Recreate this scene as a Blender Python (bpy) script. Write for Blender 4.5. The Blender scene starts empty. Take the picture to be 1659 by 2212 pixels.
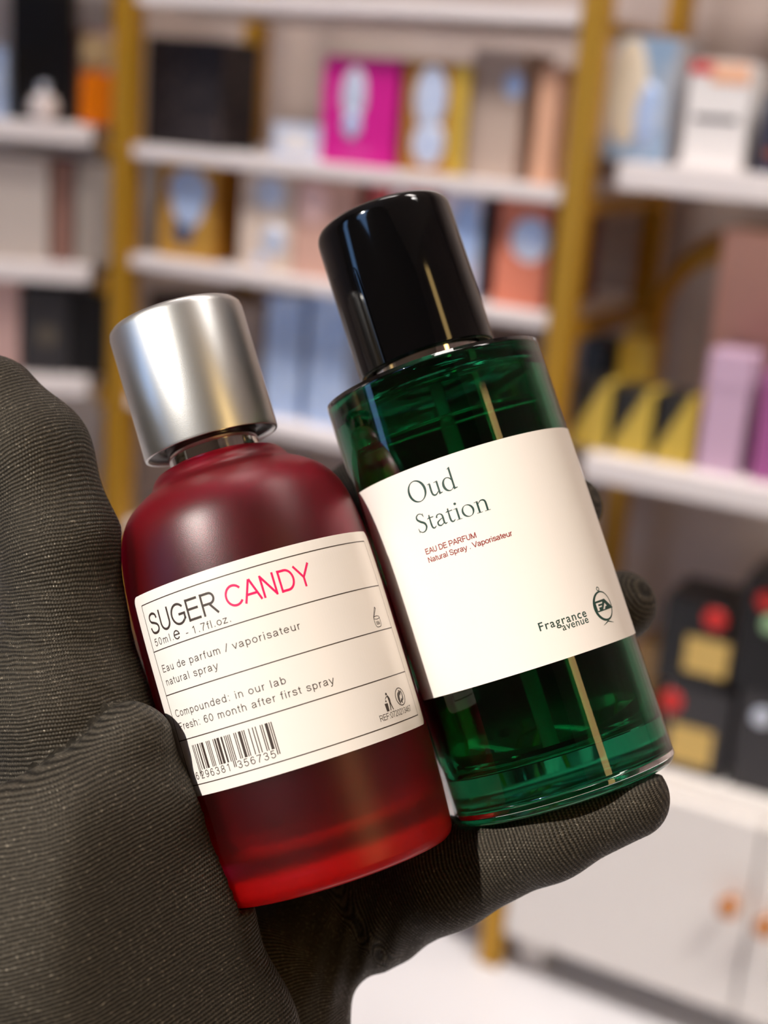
import bpy, bmesh, math, random
import numpy as np
from mathutils import Vector, Matrix
from mathutils.geometry import tessellate_polygon

sc = bpy.context.scene
COL = sc.collection
PI = math.pi
random.seed(7)

# ------------------------------------------------------------------ camera
F, CX, CY = 3000.0, 829.5, 1106.0          # focal length and centre in pixels of the 1659x2212 frame
PITCH, ROLL, CAM_H = math.radians(16.5), math.radians(4.5), 0.98
fw = Vector((0, math.cos(PITCH), -math.sin(PITCH)))
up0 = Vector((0, math.sin(PITCH), math.cos(PITCH)))
rt = Vector((math.cos(ROLL), 0, 0)) + up0 * math.sin(ROLL)
up = up0 * math.cos(ROLL) - Vector((math.sin(ROLL), 0, 0))
CAM = Vector((0, 0, CAM_H))
cam = bpy.data.cameras.new('camera')
cam_o = bpy.data.objects.new('camera', cam)
COL.objects.link(cam_o)
M = Matrix((rt, up, -fw)).transposed().to_4x4()
M.translation = CAM
cam_o.matrix_world = M
cam.sensor_fit = 'HORIZONTAL'
cam.sensor_width = 36.0
cam.lens = 36.0 * F / 1659.0
cam.clip_start = 0.01
cam.dof.use_dof = True
cam.dof.focus_distance = 0.292
cam.dof.aperture_fstop = 11.5
cam.dof.aperture_blades = 0
sc.camera = cam_o

def ray(px, py):
    return rt * ((px - CX) / F) - up * ((py - CY) / F) + fw

def cp(px, py, d):
    """point seen at a pixel at depth d (mm) -> world metres"""
    return CAM + ray(px, py) * (d * 0.001)

# ------------------------------------------------------------------ world, light, exposure
w = bpy.data.worlds.new('world')
sc.world = w
w.use_nodes = True
bg = w.node_tree.nodes['Background']
bg.inputs[0].default_value = (0.27, 0.52, 1.0, 1)
bg.inputs[1].default_value = 3.4

def camdir(x, y, z):
    return (rt * x + up * y + fw * z).normalized()

SUN_DIR = camdir(-0.60, 0.43, -0.67)        # towards the sun
sun = bpy.data.lights.new('sun', 'SUN')
sun.energy = 4.6
sun.color = (1.0, 0.93, 0.83)
sun.angle = math.radians(1.2)
sun_o = bpy.data.objects.new('sun', sun)
COL.objects.link(sun_o)
sun_o.rotation_euler = SUN_DIR.to_track_quat('Z', 'Y').to_euler()
sun_o.location = CAM + SUN_DIR * 3

def area(name, loc, target, sx, sy, power, col, spread=180):
    l = bpy.data.lights.new(name, 'AREA')
    l.shape = 'RECTANGLE'
    l.size, l.size_y, l.energy, l.color = sx, sy, power, col
    l.spread = math.radians(spread)
    o = bpy.data.objects.new(name, l)
    COL.objects.link(o)
    o.location = loc
    o.rotation_euler = (Vector(loc) - Vector(target)).to_track_quat('Z', 'Y').to_euler()
    return o

vs = sc.view_settings
vs.view_transform = 'Standard'
vs.look = 'None'
vs.gamma = 1
vs.exposure = 0.0
sc.display_settings.display_device = 'sRGB'
cy = sc.cycles
cy.max_bounces = 18
cy.transmission_bounces = 16
cy.glossy_bounces = 8
cy.diffuse_bounces = 4
cy.transparent_max_bounces = 16
cy.caustics_reflective = True
cy.caustics_refractive = True
cy.blur_glossy = 0.6
cy.sample_clamp_indirect = 6.0
cy.use_denoising = True

# ------------------------------------------------------------------ room frame (racks stand along its back wall)
PSI = math.radians(27)
E_ = Vector((math.cos(PSI), -math.sin(PSI), 0))   # along the racks, to the right
D_ = Vector((math.sin(PSI), math.cos(PSI), 0))    # into the back wall
d0 = ray(1062, 2075)
P0 = CAM - d0 * (CAM_H / d0.z)                    # foot of the right gold post
ROOM = Matrix((E_, D_, Vector((0, 0, 1)))).transposed().to_4x4()
ROOM.translation = P0
PSL = math.radians(-8)
EL = Vector((math.cos(PSL), -math.sin(PSL), 0))
DL = Vector((math.sin(PSL), math.cos(PSL), 0))

def on_plane(px, py, dd, frame):
    inv = frame.inverted()
    o = inv @ CAM
    d = inv.to_3x3() @ ray(px, py)
    t = (dd - o.y) / d.y
    return o + d * t                               # (X along, dd, Z)

pl = on_plane(272, 420, 0.0, ROOM)                 # left gold post of the middle rack
LEFT = Matrix((EL, DL, Vector((0, 0, 1)))).transposed().to_4x4()
LEFT.translation = ROOM @ Vector((pl.x - 0.045, 0.012, 0))

# ------------------------------------------------------------------ materials
def lin(c):
    r = []
    for v in c[:3]:
        v = v / 255.0
        r.append(v / 12.92 if v <= 0.04045 else ((v + 0.055) / 1.055) ** 2.4)
    return tuple(r)

MATS = {}
def mat(name, col=(200, 200, 200), rough=0.5, metal=0.0, **kw):
    if name in MATS:
        return MATS[name]
    m = bpy.data.materials.new(name)
    m.use_nodes = True
    b = m.node_tree.nodes['Principled BSDF']
    b.inputs['Base Color'].default_value = (*lin(col), 1)
    b.inputs['Roughness'].default_value = rough
    b.inputs['Metallic'].default_value = metal
    for k, v in kw.items():
        b.inputs[k.replace('_', ' ')].default_value = v
    MATS[name] = m
    return m

def nd(m, kind, **kw):
    n = m.node_tree.nodes.new(kind)
    for k, v in kw.items():
        setattr(n, k, v)
    return n

def lk(m, a, b):
    m.node_tree.links.new(a, b)

def bsdf(m):
    return m.node_tree.nodes['Principled BSDF']

def noise_mix(m, c1, c2, scale, lo=0.4, hi=0.6, detail=3, stretch=None):
    """base colour runs between two colours by a noise in object space"""
    tc = nd(m, 'ShaderNodeTexCoord')
    src = tc.outputs['Object']
    if stretch:
        mp = nd(m, 'ShaderNodeMapping')
        mp.inputs['Scale'].default_value = stretch
        lk(m, src, mp.inputs[0])
        src = mp.outputs[0]
    n = nd(m, 'ShaderNodeTexNoise')
    n.inputs['Scale'].default_value = scale
    n.inputs['Detail'].default_value = detail
    lk(m, src, n.inputs['Vector'])
    r = nd(m, 'ShaderNodeValToRGB')
    r.color_ramp.elements[0].position, r.color_ramp.elements[1].position = lo, hi
    r.color_ramp.elements[0].color = (*lin(c1), 1)
    r.color_ramp.elements[1].color = (*lin(c2), 1)
    lk(m, n.outputs['Fac'], r.inputs[0])
    lk(m, r.outputs[0], bsdf(m).inputs['Base Color'])
    return n

# ------------------------------------------------------------------ object helpers
def link(name, me, m=None, parent=None):
    o = bpy.data.objects.new(name, me)
    COL.objects.link(o)
    if m is not None:
        for x in (m if isinstance(m, (list, tuple)) else [m]):
            me.materials.append(x)
    if parent is not None:
        o.parent = parent
    return o

def from_bm(name, bm, m=None, parent=None, smooth=False):
    me = bpy.data.meshes.new(name)
    bmesh.ops.recalc_face_normals(bm, faces=bm.faces[:])
    bm.to_mesh(me)
    bm.free()
    if smooth:
        me.shade_smooth()
    return link(name, me, m, parent)

def thing(name, label, cat, mtx, group=None):
    o = bpy.data.objects.new(name, None)
    o.empty_display_size = 0.02
    COL.objects.link(o)
    o.matrix_world = mtx
    o['label'], o['category'] = label, cat
    if group:
        o['group'] = group
    return o

def struct(o):
    o['kind'] = 'structure'
    return o

def bx(bm, x0, x1, y0, y1, z0, z1, bev=0.0):
    r = bmesh.ops.create_cube(bm, size=1.0, matrix=Matrix.Translation(((x0 + x1) / 2, (y0 + y1) / 2, (z0 + z1) / 2)) @ Matrix.Diagonal((x1 - x0, y1 - y0, z1 - z0, 1)))
    if bev > 0:
        es = list({e for v in r['verts'] for e in v.link_edges})
        bmesh.ops.bevel(bm, geom=es, offset=bev, segments=2, affect='EDGES', profile=0.7)

def box_obj(name, b, m, parent=None, bev=0.0):
    bm = bmesh.new()
    bx(bm, *b, bev=bev)
    return from_bm(name, bm, m, parent)

def lathe_bm(bm, prof, n=128, a0=0.0, a1=2 * PI, mi=0):
    """revolve (r, z) profile around z"""
    full = abs(a1 - a0 - 2 * PI) < 1e-6
    rings = []
    for r, z in prof:
        if r < 1e-9:
            rings.append([bm.verts.new((0, 0, z))])
        else:
            k = n if full else n + 1
            rings.append([bm.verts.new((r * math.sin(a0 + (a1 - a0) * i / n), -r * math.cos(a0 + (a1 - a0) * i / n), z)) for i in range(k)])
    for A, B in zip(rings[:-1], rings[1:]):
        for i in range(n):
            j = (i + 1) % n if full else i + 1
            if len(A) == 1 and len(B) == 1:
                continue
            if len(A) == 1:
                f = bm.faces.new((A[0], B[i], B[j]))
            elif len(B) == 1:
                f = bm.faces.new((A[i], B[0], A[j]))
            else:
                f = bm.faces.new((A[i], B[i], B[j], A[j]))
            f.material_index = mi
            f.smooth = True

def smooth_prof(pts, sub=6):
    """Catmull-Rom through (r, z) points; a point given as (r, z, 1) is a sharp corner"""
    out = []
    P = [Vector((p[0], p[1])) for p in pts]
    sharp = [len(p) > 2 for p in pts]
    for i in range(len(P) - 1):
        p1, p2 = P[i], P[i + 1]
        p0 = P[i - 1] if i > 0 and not sharp[i] else p1 * 2 - p2
        p3 = P[i + 2] if i + 2 < len(P) and not sharp[i + 1] else p2 * 2 - p1
        for k in range(sub):
            t = k / sub
            q = 0.5 * ((2 * p1) + (p2 - p0) * t + (2 * p0 - 5 * p1 + 4 * p2 - p3) * t * t + (3 * p1 - p0 - 3 * p2 + p3) * t ** 3)
            out.append((max(q.x, 0.0), q.y))
    out.append((P[-1].x, P[-1].y))
    return out

MM = 0.001
def lathe_obj(name, prof_mm, m, parent, n=128, split=None):
    bm = bmesh.new()
    lathe_bm(bm, [(r * MM, z * MM) for r, z in prof_mm], n)
    o = from_bm(name, bm, m, parent)
    me = o.data
    me.shade_smooth()
    if split:
        me.set_sharp_from_angle(angle=math.radians(split))
    return o

# ------------------------------------------------------------------ flat print: shapes in (u, z) mm wrapped on a bottle
def tess(loops):
    """filled polygon with holes -> verts, tris (2-D)"""
    L = [[Vector((x, y, 0)) for x, y in lp] for lp in loops]
    flat = [v for lp in L for v in lp]
    return flat, tessellate_polygon(L)

def shapes_bm(polys):
    bm = bmesh.new()
    for loops in polys:
        vs_, ts = tess(loops)
        bv = [bm.verts.new(v) for v in vs_]
        for t in ts:
            try:
                bm.faces.new([bv[i] for i in t])
            except ValueError:
                pass
    return bm

def wrap(bm, Rf, R0, off, step=0.7, solid=0.0, inset=0.0):
    """cut a flat (u,z) mm mesh into strips and roll it round the bottle; Rf(z) is the radius"""
    us = [v.co.x for v in bm.verts]
    if not us:
        return bm
    u = math.floor(min(us) / step) * step
    while u < max(us):
        bmesh.ops.bisect_plane(bm, geom=bm.verts[:] + bm.edges[:] + bm.faces[:], plane_co=(u, 0, 0), plane_no=(1, 0, 0), dist=1e-6)
        u += step
    zs = [v.co.y for v in bm.verts]
    if max(zs) - min(zs) > 6:
        z = math.floor(min(zs) / 4) * 4
        while z < max(zs):
            bmesh.ops.bisect_plane(bm, geom=bm.verts[:] + bm.edges[:] + bm.faces[:], plane_co=(0, z, 0), plane_no=(0, 1, 0), dist=1e-6)
            z += 4
    def place(v, o):
        th = v.co.x / R0
        r = Rf(v.co.y) + o
        v.co = Vector((r * math.sin(th), -r * math.cos(th), v.co.y)) * MM
    if solid > 0:
        base = bm.verts[:]
        ret = bmesh.ops.extrude_face_region(bm, geom=bm.faces[:])
        top = {g for g in ret['geom'] if isinstance(g, bmesh.types.BMVert)}
        for v in list(bm.verts):
            place(v, off + (solid if v in top else 0.0))
    else:
        for v in bm.verts:
            place(v, off)
        for f in bm.faces:
            c = f.calc_center_median()
            if f.normal.dot(Vector((c.x, c.y, 0))) < 0:
                f.normal_flip()
    return bm

def print_obj(name, bm, Rf, R0, off, z0, m, parent, solid=0.0):
    wrap(bm, Rf, R0, off, solid=solid)
    for v in bm.verts:
        v.co.z -= z0 * MM
    me = bpy.data.meshes.new(name)
    if solid > 0:
        bmesh.ops.recalc_face_normals(bm, faces=bm.faces[:])
    else:
        bm.normal_update()
        for f in bm.faces:
            c = f.calc_center_median()
            if f.normal.dot(Vector((c.x, c.y, 0))) < 0:
                f.normal_flip()
    bm.to_mesh(me)
    bm.free()
    return link(name, me, m, parent)

def rrect(x0, x1, y0, y1, r, n=6):
    pts = []
    for cx, cy_, a in ((x1 - r, y1 - r, 0), (x0 + r, y1 - r, 90), (x0 + r, y0 + r, 180), (x1 - r, y0 + r, 270)):
        for i in range(n + 1):
            t = math.radians(a + 90 * i / n)
            pts.append((cx + r * math.cos(t), cy_ + r * math.sin(t)))
    return pts

def rect(x0, x1, y0, y1):
    return [(x0, y0), (x1, y0), (x1, y1), (x0, y1)]

def ell(cx, cy_, rx, ry, rot=0.0, n=40, a0=0.0, a1=360.0):
    c, s = math.cos(math.radians(rot)), math.sin(math.radians(rot))
    k = n if abs(a1 - a0) >= 360 else n + 1
    out = []
    for i in range(k):
        t = math.radians(a0 + (a1 - a0) * i / n)
        x, y = rx * math.cos(t), ry * math.sin(t)
        out.append((cx + x * c - y * s, cy_ + x * s + y * c))
    return out

def stroke(pts, ws, sub=7):
    """variable-width brush stroke through points -> closed polygon"""
    P = [Vector(p) for p in pts]
    if not isinstance(ws, (list, tuple)):
        ws = [ws] * len(P)
    C, W = [], []
    for i in range(len(P) - 1):
        p1, p2 = P[i], P[i + 1]
        p0 = P[i - 1] if i else p1 * 2 - p2
        p3 = P[i + 2] if i + 2 < len(P) else p2 * 2 - p1
        n = sub if len(P) > 2 else 1
        for k in range(n):
            t = k / n
            C.append(0.5 * ((2 * p1) + (p2 - p0) * t + (2 * p0 - 5 * p1 + 4 * p2 - p3) * t * t + (3 * p1 - p0 - 3 * p2 + p3) * t ** 3))
            W.append(ws[i] * (1 - t) + ws[i + 1] * t)
    C.append(P[-1])
    W.append(ws[-1])
    A, B = [], []
    for i in range(len(C)):
        d = C[min(i + 1, len(C) - 1)] - C[max(i - 1, 0)]
        d.normalize()
        n = Vector((-d.y, d.x)) * (W[i] / 2)
        A.append(tuple(C[i] + n))
        B.append(tuple(C[i] - n))
    return A + B[::-1]

def quads(pts, ws, sub=7):
    """stroke as a chain of quads, safe where it curls"""
    poly = stroke(pts, ws, sub)
    n = len(poly) // 2
    A, B = poly[:n], poly[n:][::-1]
    return [[[A[i], B[i], B[i + 1], A[i + 1]]] for i in range(n - 1)]

_dg = [None]
def text_bm(body, x, y, cap, width=None, bold=0.0):
    """sans text as a flat bmesh in mm: left end x, baseline y, capital height cap, total width"""
    cu = bpy.data.curves.new('tmp', 'FONT')
    cu.body = body
    cu.resolution_u = 6
    o = bpy.data.objects.new('tmp', cu)
    COL.objects.link(o)
    def measure():
        bpy.context.view_layer.update()
        dg = bpy.context.evaluated_depsgraph_get()
        me = bpy.data.meshes.new_from_object(o.evaluated_get(dg))
        xs = [v.co.x for v in me.vertices]
        ys = [v.co.y for v in me.vertices]
        return me, min(xs), max(xs), min(ys), max(ys)
    cu.body = 'H'
    me, a, b, c, d = measure()
    s = cap / (d - c)
    bpy.data.meshes.remove(me)
    cu.body = body
    cu.offset = bold
    sx = s
    me, a, b, c, d = measure()
    if width:
        w1 = (b - a) * s
        bpy.data.meshes.remove(me)
        cu.space_character = 1.4
        me, a2, b2, c, d = measure()
        w2 = (b2 - a2) * s
        k = 1 + 0.4 * (width - w1) / max(w2 - w1, 1e-6)
        k = min(max(k, 0.95), 1.55)
        bpy.data.meshes.remove(me)
        cu.space_character = k
        me, a, b, c, d = measure()
        sx = width / (b - a)
    bm = bmesh.new()
    bm.from_mesh(me)
    for v in bm.verts:
        v.co = Vector(((v.co.x - a) * sx + x, v.co.y * s + y, 0))
    bpy.data.objects.remove(o)
    bpy.data.curves.remove(cu)
    bpy.data.meshes.remove(me)
    bmesh.ops.triangulate(bm, faces=bm.faces[:])
    return bm

# serif letters drawn as brush strokes, em units
def G_serif(ch):
    S = []
    if ch == 'O':
        return [[ell(.37, .32, .35, .345, 0, 60), ell(.37, .32, .262, .318, 14, 60)[::-1]]], .76
    if ch == 'o':
        return [[ell(.235, .205, .215, .22, 0, 48), ell(.235, .205, .145, .198, 14, 48)[::-1]]], .48
    if ch == 'd':
        S = [[ell(.215, .205, .20, .218, 0, 48), ell(.235, .205, .135, .19, 8, 48)[::-1]], [[(.355, .0), (.42, .02), (.42, .70), (.40, .705), (.355, .68)]],
             [[(.30, .655), (.36, .675), (.42, .71), (.41, .66), (.36, .65)]], [[(.36, .06), (.42, .05), (.50, .045), (.50, .025), (.36, -.005)]]]
        return S, .52
    if ch == 'u':
        S += quads([(.115, .40), (.112, .14), (.15, .04), (.24, .025), (.36, .11)], [.068, .068, .06, .045, .025])
        S += [[[(.345, .0), (.41, .02), (.41, .42), (.345, .40)]], [[(.03, .385), (.12, .40), (.15, .43), (.03, .405)]], [[(.27, .385), (.36, .40), (.41, .43), (.27, .405)]],
              [[(.35, .06), (.41, .05), (.48, .045), (.48, .025), (.35, -.005)]]]
        return S, .51
    if ch == 'S':
        S += quads([(.355, .53), (.31, .62), (.20, .652), (.10, .59), (.095, .48), (.20, .375), (.33, .28), (.365, .15), (.29, .03), (.17, -.003), (.07, .06), (.04, .16)],
                   [.022, .028, .034, .05, .066, .078, .078, .066, .046, .034, .028, .022])
        S += [[[(.345, .64), (.362, .64), (.368, .50), (.35, .50)]], [[(.03, .17), (.05, .17), (.062, .01), (.042, .0)]]]
        return S, .44
    if ch == 't':
        S += quads([(.125, .50), (.122, .14), (.15, .03), (.21, .01), (.28, .06)], [.045, .066, .06, .045, .022])
        S += [[[(.02, .375), (.27, .385), (.27, .42), (.05, .41)]], [[(.02, .38), (.10, .43), (.15, .53), (.15, .38)]]]
        return S, .30
    if ch == 'a':
        S += quads([(.07, .31), (.10, .39), (.19, .42), (.27, .37), (.29, .28), (.29, .08), (.33, .03), (.39, .045)], [.06, .045, .032, .05, .064, .064, .05, .022])
        S += quads([(.29, .26), (.17, .215), (.07, .15), (.075, .05), (.15, .015), (.23, .045), (.29, .10)], [.026, .036, .055, .06, .045, .034, .024])
        return S, .40
    if ch == 'i':
        S = [[[(.085, .0), (.15, .0), (.15, .42), (.085, .40)]], [[(.015, .385), (.09, .40), (.15, .43), (.015, .405)]], [[(.02, .0), (.215, .0), (.215, .02), (.02, .02)]], [ell(.115, .575, .046, .046, 0, 20)]]
        return S, .235
    if ch == 'n':
        S = [[[(.085, .0), (.15, .0), (.15, .42), (.085, .40)]], [[(.015, .385), (.09, .40), (.15, .43), (.015, .405)]], [[(.02, .0), (.215, .0), (.215, .02), (.02, .02)]], [[(.295, .0), (.49, .0), (.49, .02), (.295, .02)]]]
        S += quads([(.14, .32), (.24, .405), (.34, .40), (.393, .31), (.393, .0)], [.02, .036, .055, .064, .066])
        return S, .51

def serif_bm(word, x, y, cap, width):
    polys, pen = [], 0.0
    for ch in word:
        g, adv = G_serif(ch)
        for loops in g:
            polys.append([[(px + pen, py) for px, py in lp] for lp in loops])
        pen += adv
    s = cap / 0.66
    xs = [p[0] for pl_ in polys for lp in pl_ for p in lp]
    a, b = min(xs), max(xs)
    sx = width / (b - a)
    polys = [[[((px - a) * sx + x, py * s + y) for px, py in lp] for lp in pl_] for pl_ in polys]
    return shapes_bm(polys)

# grotesque letters drawn as even strokes, em units: ('L', x1, y1, x2, y2), ('A', cx, cy, rx, ry, a0, a1), ('O', cx, cy, rx, ry), ('C', points)
T_, B_ = .672, .044
GL = {
 'E': (.64, [('L', .1, 0, .1, .716), ('L', .06, T_, .57, T_), ('L', .1, .375, .54, .375), ('L', .06, B_, .58, B_)]),
 'F': (.60, [('L', .1, 0, .1, .716), ('L', .06, T_, .55, T_), ('L', .1, .36, .49, .36)]),
 'U': (.68, [('L', .11, .716, .11, .27), ('A', .335, .27, .225, .226, 180, 360), ('L', .56, .27, .56, .716)]),
 'S': (.66, [('C', (.54, .50), (.49, .62), (.33, .672), (.16, .625), (.11, .52), (.18, .415), (.34, .365), (.50, .30), (.56, .20), (.50, .09), (.33, .044), (.15, .09), (.075, .24))]),
 'G': (.75, [('A', .385, .358, .305, .314, 38, 318), ('C', (.615, .15), (.66, .19), (.66, .20)), ('L', .655, .36, .655, .15), ('L', .40, .34, .70, .34)]),
 'C': (.71, [('A', .385, .358, .305, .314, 36, 322)]),
 'A': (.66, [('L', .035, 0, .325, .716), ('L', .335, .716, .625, 0), ('L', .14, .25, .52, .25)]),
 'N': (.69, [('L', .11, 0, .11, .716), ('L', .10, .70, .57, .016), ('L', .56, 0, .56, .716)]),
 'D': (.71, [('L', .11, 0, .11, .716), ('L', .07, T_, .34, T_), ('L', .07, B_, .34, B_), ('A', .34, .358, .275, .314, -90, 90)]),
 'Y': (.66, [('L', .03, .716, .34, .29), ('L', .63, .716, .32, .29), ('L', .33, .33, .33, 0)]),
 'R': (.71, [('L', .11, 0, .11, .716), ('L', .07, T_, .41, T_), ('A', .41, .51, .175, .162, -90, 90), ('L', .1, .348, .41, .348), ('L', .37, .348, .64, 0)]),
 'P': (.66, [('L', .11, 0, .11, .716), ('L', .07, T_, .40, T_), ('A', .40, .495, .18, .177, -90, 90), ('L', .1, .318, .40, .318)]),
 'M': (.80, [('L', .1, 0, .1, .716), ('L', .11, .70, .40, .02), ('L', .40, .02, .69, .70), ('L', .70, 0, .70, .716)]),
 'V': (.66, [('L', .03, .716, .335, .01), ('L', .325, .01, .63, .716)]),
 'a': (.55, [('C', (.095, .36), (.15, .455), (.26, .478), (.39, .445), (.425, .34), (.425, .13), (.46, .01)), ('C', (.425, .30), (.24, .26), (.10, .21), (.075, .12), (.14, .045), (.26, .045), (.37, .10), (.425, .20))]),
 'b': (.55, [('L', .1, 0, .1, .716), ('O', .285, .26, .19, .22)]),
 'c': (.50, [('A', .27, .26, .2, .218, 38, 322)]),
 'd': (.55, [('O', .265, .26, .19, .22), ('L', .45, 0, .45, .716)]),
 'e': (.55, [('A', .27, .26, .205, .218, 0, 325), ('L', .07, .275, .515, .275)]),
 'f': (.29, [('L', .14, 0, .14, .58), ('A', .245, .575, .105, .1, 180, 75), ('L', .02, .48, .26, .48)]),
 'h': (.55, [('L', .1, 0, .1, .716), ('A', .275, .30, .175, .178, 0, 180), ('L', .45, .30, .45, 0)]),
 'i': (.22, [('L', .11, 0, .11, .519), ('L', .11, .62, .11, .716)]),
 'l': (.22, [('L', .11, 0, .11, .716)]),
 'm': (.80, [('L', .1, 0, .1, .519), ('A', .245, .32, .145, .158, 0, 180), ('L', .39, .32, .39, 0), ('A', .535, .32, .145, .158, 0, 180), ('L', .68, .32, .68, 0)]),
 'n': (.55, [('L', .1, 0, .1, .519), ('A', .275, .30, .175, .178, 0, 180), ('L', .45, .30, .45, 0)]),
 'o': (.55, [('O', .275, .26, .205, .22)]),
 'p': (.55, [('L', .1, -.2, .1, .519), ('O', .285, .26, .19, .22)]),
 'r': (.33, [('L', .1, 0, .1, .519), ('A', .26, .29, .16, .186, 180, 75)]),
 's': (.50, [('C', (.43, .36), (.38, .455), (.26, .478), (.13, .455), (.095, .38), (.15, .305), (.26, .27), (.39, .22), (.43, .14), (.38, .062), (.26, .042), (.12, .07), (.065, .17))]),
 't': (.29, [('L', .14, .65, .14, .13), ('A', .225, .13, .085, .09, 180, 285), ('L', .02, .48, .26, .48)]),
 'u': (.55, [('L', .1, .519, .1, .21), ('A', .27, .21, .17, .17, 180, 360), ('L', .45, 0, .45, .519)]),
 'v': (.50, [('L', .03, .519, .255, .01), ('L', .245, .01, .47, .519)]),
 'y': (.50, [('L', .03, .519, .26, .0), ('L', .47, .519, .21, -.13), ('C', (.225, -.09), (.17, -.16), (.06, -.165))]),
 'z': (.50, [('L', .04, .476, .45, .476), ('L', .42, .48, .06, .04), ('L', .03, .042, .46, .042)]),
 '0': (.556, [('O', .278, .358, .2, .314)]),
 '1': (.556, [('L', .30, 0, .30, .716), ('L', .31, .69, .12, .55)]),
 '2': (.556, [('C', (.085, .50), (.13, .63), (.28, .672), (.43, .61), (.45, .48), (.34, .32), (.17, .17), (.08, .05)), ('L', .04, .044, .49, .044)]),
 '3': (.556, [('C', (.085, .54), (.16, .65), (.29, .672), (.42, .60), (.42, .46), (.33, .385), (.21, .375)), ('C', (.21, .375), (.36, .36), (.46, .27), (.45, .13), (.33, .045), (.18, .055), (.07, .19))]),
 '4': (.556, [('L', .38, 0, .38, .716), ('L', .39, .70, .05, .19), ('L', .02, .20, .52, .20)]),
 '5': (.556, [('L', .46, T_, .13, T_), ('L', .15, .70, .10, .35), ('C', (.10, .36), (.22, .44), (.36, .43), (.46, .31), (.45, .15), (.33, .05), (.18, .05), (.07, .19))]),
 '6': (.556, [('O', .285, .24, .19, .196), ('C', (.46, .56), (.38, .66), (.25, .66), (.13, .54), (.09, .34), (.10, .22))]),
 '7': (.556, [('L', .05, T_, .51, T_), ('C', (.48, .66), (.33, .43), (.23, .20), (.19, 0))]),
 '8': (.556, [('O', .278, .525, .16, .147), ('O', .278, .21, .195, .168)]),
 '.': (.278, [('L', .14, 0, .14, .10)]),
 ':': (.278, [('L', .14, 0, .14, .10), ('L', .14, .42, .14, .519)]),
 '-': (.333, [('L', .03, .27, .31, .27)]),
 '/': (.278, [('L', .0, -.01, .28, .73)]),
 ' ': (.278, []),
}
GL['9'] = (.556, [('O', .556 - .285, .716 - .24, .19, .196), ('C', *[(.556 - x, .716 - y) for x, y in ((.46, .56), (.38, .66), (.25, .66), (.13, .54), (.09, .34), (.10, .22))])])

def sans_bm(body, x, y, cap, width, weight=1.0):
    w_ = .078 * weight
    s = cap / .716
    adv = [GL[c][0] * s for c in body]
    gap = (width - sum(adv)) / max(len(body) - 1, 1)
    gap = max(gap, -.03 * s)
    gap = min(gap, .55 * s)
    tot = sum(adv) + gap * (len(body) - 1)
    sx = width / tot
    polys, pen = [], 0.0
    for c, a in zip(body, adv):
        def put(pts):
            return [(x + (pen + px_ * s) * sx, y + py_ * s) for px_, py_ in pts]
        for it in GL[c][1]:
            if it[0] == 'L':
                polys.append([put(stroke([it[1:3], it[3:5]], w_))])
            elif it[0] == 'O':
                cx_, cy_, rx, ry = it[1:]
                h = w_ / 2
                polys.append([put(ell(cx_, cy_, rx + h, ry + h, 0, 36)), put(ell(cx_, cy_, rx - h, ry - h, 0, 36))[::-1]])
            elif it[0] == 'A':
                cx_, cy_, rx, ry, a0, a1 = it[1:]
                h = w_ / 2
                n = max(6, int(abs(a1 - a0) / 12))
                o_, i_ = ell(cx_, cy_, rx + h, ry + h, 0, n, a0, a1 + 1e-6), ell(cx_, cy_, rx - h, ry - h, 0, n, a0, a1 + 1e-6)
                if abs(a1 - a0) < 360 and len(o_) == n:
                    o_.append(ell(cx_, cy_, rx + h, ry + h, 0, 1, a1, a1 + 1)[0])
                for k in range(len(o_) - 1):
                    polys.append([put([o_[k], o_[k + 1], i_[k + 1], i_[k]])])
            else:
                for q in quads(it[1:], w_, 5):
                    polys.append([put(q[0])])
        pen += a + gap
    return shapes_bm(polys)

# ================================================================== ROOM SHELL
m_wall = mat('wall_paint', (188, 172, 164), 0.8)
noise_mix(m_wall, (182, 166, 158), (194, 178, 170), 6)
m_ceil = mat('ceiling_paint', (215, 205, 195), 0.9)
m_floor = mat('floor_tile', (222, 220, 222), 0.35)
noise_mix(m_floor, (218, 216, 218), (228, 226, 228), 3)
ci = ROOM.inverted() @ CAM                       # camera in room coordinates
XL, XR, YF, YB, HT = -2.1, 1.9, ci.y - 1.15, 0.36, 2.5
def room_box(name, b, m):
    o = box_obj(name, b, m)
    o.matrix_world = ROOM
    return struct(o)
room_box('floor', (XL - .1, XR + .1, YF - .1, YB + .1, -0.05, 0), m_floor)
room_box('ceiling', (XL - .1, XR + .1, YF - .1, YB + .1, HT, HT + .05), m_ceil)
room_box('wall_back', (XL - .1, XR + .1, YB, YB + .08, 0, HT), m_wall)
room_box('wall_left', (XL - .08, XL, YF, YB, 0, HT), m_wall)
room_box('wall_right', (XR, XR + .08, YF, YB, 0, HT), m_wall)
# shop front: unseen wall, openings cut to pass the sunbeam and streak the caps blue
inv = ROOM.inverted()
sd = inv.to_3x3() @ SUN_DIR
hp = inv @ cp(760, 1250, 300)
tt = (YF - hp.y) / sd.y
hit = hp + sd * tt                               # where the sunbeam for the hand passes the shop front
SX, SZ = hit.x, hit.z
bm = bmesh.new()
ops = sorted([(SX - 0.20, SX + 0.24, SZ - 0.34, min(SZ + 0.30, HT - .08)), (SX - 1.15, SX - 0.75, 0.35, 1.5)])
x = XL - .08
for a, b_, z0, z1 in ops:
    bx(bm, x, a, YF - .08, YF, 0, HT)
    bx(bm, a, b_, YF - .08, YF, 0, z0)
    bx(bm, a, b_, YF - .08, YF, z1, HT)
    x = b_
bx(bm, x, XR + .08, YF - .08, YF, 0, HT)
wf = from_bm('wall_front', bm, mat('shopfront_paint', (120, 110, 102), 0.8))
wf.matrix_world = ROOM
struct(wf)

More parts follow.
